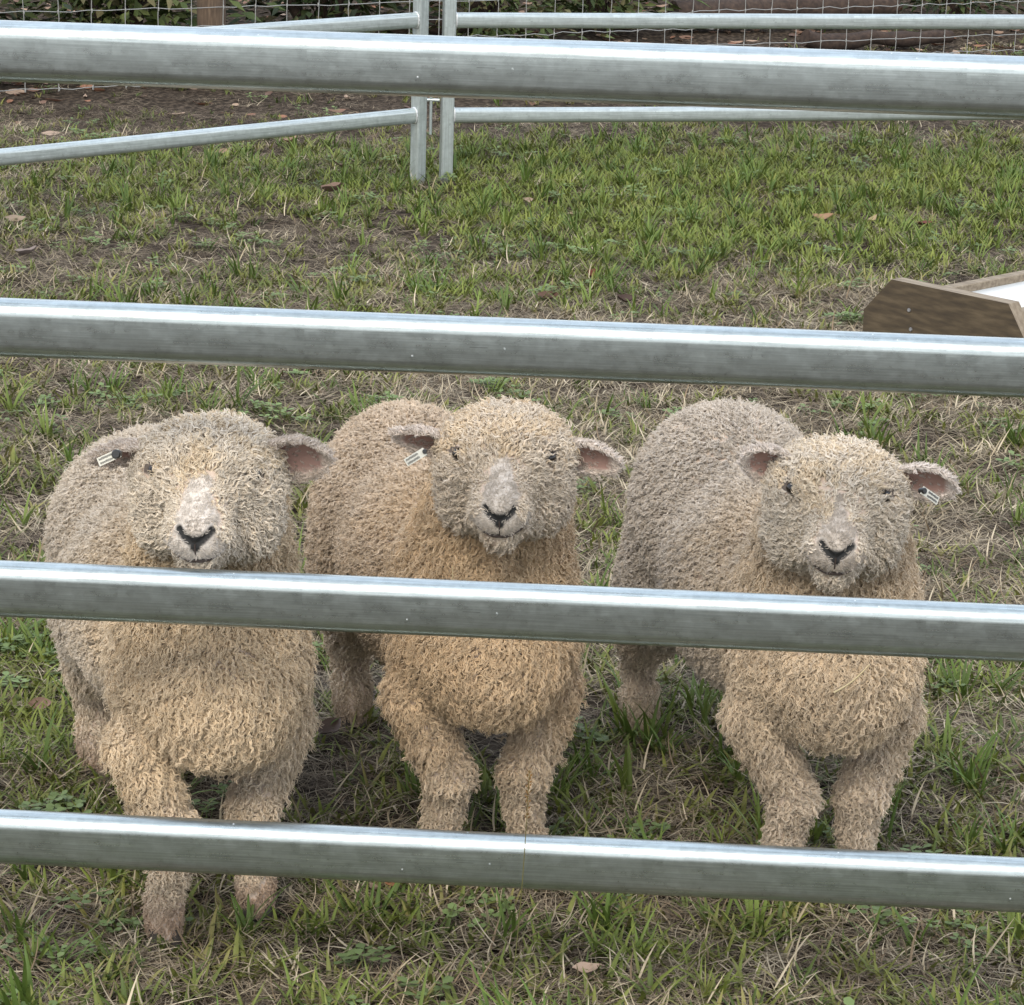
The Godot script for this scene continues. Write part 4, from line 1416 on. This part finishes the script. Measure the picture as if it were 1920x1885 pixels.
func build_sheep() -> void:
	make_locks()
	var fl := func(x0: float, x1: float, x2: float, x3: float, z: float) -> Array:
		return [Vector3(x0, 0.285, z - 0.01), Vector3(x1, 0.172, z + 0.026), Vector3(x2, 0.115, z + 0.014), Vector3(x3, 0.05, z), Vector3(x3, 0.0, z + 0.006)]
	var hl := func(x: float, z: float) -> Array:
		return [Vector3(x * 0.95, 0.30, z + 0.10), Vector3(x, 0.19, z + 0.03), Vector3(x, 0.135, z - 0.035), Vector3(x, 0.05, z), Vector3(x, 0.0, z + 0.012), "hind"]
	# left sheep: chin on the rail
	sheep({
		"label": "left sheep with white ear tag, resting its chin on the rail", "at": Vector3(-0.400, 0, -3.545), "turn": deg_to_rad(14.0), "seed": 1001,
		"eye": 1.15, "slit": 2.3, "eyes": Vector3(-0.393, 0.697, -3.392), "pitch": 10.0, "yaw": 0.0, "roll": -0.5, "head_scale": 1.04, "rump_x": -0.02, "rump_y": 0.0, "wide": 1.0, "chest_x": 0.005, "bridge": 0.013,
		"legs": [fl.call(-0.104, -0.062, -0.064, -0.070, 0.03), fl.call(0.102, 0.058, 0.060, 0.066, -0.03), hl.call(-0.10, -0.62), hl.call(0.085, -0.60)],
		"face": Color(0.78, 0.68, 0.55), "chest": Color(0.77, 0.605, 0.41), "body": Color(0.72, 0.62, 0.50), "leg": Color(0.74, 0.61, 0.46), "sock": Color(0.40, 0.27, 0.19), "muzzle": Color(0.75, 0.68, 0.605), "ear_c": Color(0.74, 0.635, 0.54),
		"ears": [
			{"base": Vector3(-0.070, 0.000, -0.004), "dir": Vector3(-1.0, 0.05, 0.05), "open": Vector3(0.0, -0.75, 0.75), "length": 0.080, "width": 0.026, "cup": 0.75, "droop": 0.15,
				"tag": {"at": Vector3(-0.512, 0.718, -3.385), "roll": 28.0, "stud": 0.011, "yaw": -10.0}},
			{"base": Vector3(0.070, -0.002, -0.004), "dir": Vector3(1.0, 0.18, 0.05), "open": Vector3(0.1, -0.35, 0.95), "length": 0.086, "width": 0.034, "cup": 0.7, "droop": 0.05},
		],
	})
	sheep({
		"label": "middle sheep with golden chest and white ear tag beside its eye", "at": Vector3(-0.030, 0, -3.742), "turn": deg_to_rad(13.0), "seed": 1002,
		"eye": 1.3, "slit": 1.5, "eyes": Vector3(-0.013, 0.675, -3.600), "pitch": 11.0, "yaw": -2.0, "roll": 0.0, "rump_x": -0.03, "rump_y": 0.0, "wide": 0.90, "chest_x": 0.0, "bridge": 0.012,
		"legs": [fl.call(-0.104, -0.054, -0.060, -0.072, 0.0), fl.call(0.100, 0.054, 0.058, 0.070, 0.0), hl.call(-0.082, -0.655), hl.call(0.085, -0.60)],
		"face": Color(0.75, 0.64, 0.51), "chest": Color(0.73, 0.545, 0.35), "body": Color(0.69, 0.56, 0.425), "leg": Color(0.69, 0.56, 0.415), "sock": Color(0.42, 0.32, 0.23), "muzzle": Color(0.67, 0.595, 0.515), "ear_c": Color(0.74, 0.645, 0.565),
		"ears": [
			{"base": Vector3(-0.066, -0.016, -0.004), "dir": Vector3(-1.0, 0.24, 0.02), "open": Vector3(-0.1, -0.55, 0.85), "length": 0.092, "width": 0.024, "cup": 0.7, "droop": 0.0,
				"tag": {"at": Vector3(-0.131, 0.678, -3.580), "roll": 33.0, "stud": 0.0145, "stud_r": 0.0032, "yaw": 0.0}},
			{"base": Vector3(0.068, -0.014, -0.004), "dir": Vector3(1.0, -0.04, 0.05), "open": Vector3(0.1, -0.25, 0.95), "length": 0.090, "width": 0.024, "cup": 0.6, "droop": 0.1},
		],
	})
	sheep({
		"label": "right sheep with grey brown back and tag under its right-hand ear", "at": Vector3(0.453, 0, -3.697), "turn": deg_to_rad(12.0), "seed": 1003,
		"eye": 1.25, "slit": 1.8, "eyes": Vector3(0.433, 0.655, -3.540), "pitch": 10.0, "yaw": -5.0, "roll": -2.2, "rump_x": -0.02, "rump_y": 0.028, "wide": 0.93, "chest_x": 0.0, "bridge": 0.004,
		"legs": [fl.call(-0.101, -0.048, -0.055, -0.060, 0.0), fl.call(0.101, 0.052, 0.054, 0.060, 0.0), hl.call(-0.085, -0.70), hl.call(0.09, -0.66)],
		"face": Color(0.76, 0.665, 0.545), "chest": Color(0.73, 0.58, 0.41), "body": Color(0.65, 0.57, 0.48), "leg": Color(0.70, 0.58, 0.45), "sock": Color(0.46, 0.37, 0.275), "muzzle": Color(0.63, 0.555, 0.48), "ear_c": Color(0.74, 0.655, 0.585),
		"ears": [
			{"base": Vector3(-0.064, 0.000, -0.002), "dir": Vector3(-0.9, 0.35, 0.05), "open": Vector3(0.1, -0.4, 0.95), "length": 0.070, "width": 0.030, "cup": 0.7, "droop": 0.0},
			{"base": Vector3(0.080, 0.004, -0.006), "dir": Vector3(1.0, 0.10, 0.05), "open": Vector3(0.1, -0.3, 0.95), "length": 0.078, "width": 0.026, "cup": 0.65, "droop": 0.1,
				"tag": {"at": Vector3(0.551, 0.663, -3.52), "roll": -36.0, "stud": -0.013, "stud_r": 0.0042, "yaw": 32.0}},
		],
	})
	straw_on("dry straw stuck across the chest of the right sheep", Vector3(0.443, 0.379, -3.534), Vector3(0.488, 0.420, -3.534), 0.0017)
	straw_on("short pale straw standing on the neck wool of the middle sheep", Vector3(-0.077, 0.497, -3.60), Vector3(-0.078, 0.522, -3.595), 0.0010)

func build_camera_and_light() -> void:
	var pitch := 0.28044192; var roll := 0.03035632
	var fwd := Vector3(0, -sin(pitch), -cos(pitch))
	var r := Vector3.RIGHT
	var u := r.cross(fwd)
	var cam := Camera3D.new(); cam.name = "camera"
	cam.transform = Transform3D(Basis(r * cos(roll) + u * sin(roll), u * cos(roll) - r * sin(roll), -fwd), Vector3(0, 1.65, 0))
	cam.fov = rad_to_deg(2.0 * atan(942.5 / 5200.0))
	cam.near = 0.05; cam.far = 400.0
	add_child(cam); cam.current = true
	var sky := ProceduralSkyMaterial.new()
	sky.sky_top_color = Color(0.80, 0.85, 0.93)
	sky.sky_horizon_color = Color(0.97, 0.97, 0.96)
	sky.sky_curve = 0.25
	sky.ground_bottom_color = Color(0.25, 0.25, 0.2); sky.ground_horizon_color = Color(0.5, 0.5, 0.47)
	sky.sun_angle_max = 0.0
	var env := Environment.new()
	env.background_mode = Environment.BG_SKY
	env.sky = Sky.new(); env.sky.sky_material = sky
	env.background_energy_multiplier = 1.0
	env.tonemap_mode = Environment.TONE_MAPPER_LINEAR
	env.tonemap_exposure = 2.3
	env.sdfgi_enabled = true; env.ssao_enabled = true; env.ssil_enabled = true
	var we := WorldEnvironment.new(); we.name = "environment"; we.environment = env
	add_child(we)
	var sun := DirectionalLight3D.new(); sun.name = "sun"
	sun.light_energy = 0.4; sun.light_angular_distance = 23.0
	sun.light_color = Color(1.0, 0.97, 0.92)
	sun.shadow_enabled = true
	add_child(sun)
	sun.look_at_from_position(Vector3(-1.5, 6.0, 2.5), Vector3(0, 0, -3.5))

func _ready() -> void:
	build_camera_and_light()
	nz.seed = 17; nz.frequency = 1.0; nz.fractal_octaves = 2
	make_materials()
	build_ground()
	build_wire_fence()
	build_background()
	build_rear_panels()
	build_front_panel()
	build_trough()
	build_sheep()
	build_leaves()
	build_stalk()
	var G := make_grass_meshes()
	build_grass(G)
	print("done ", Time.get_ticks_msec())
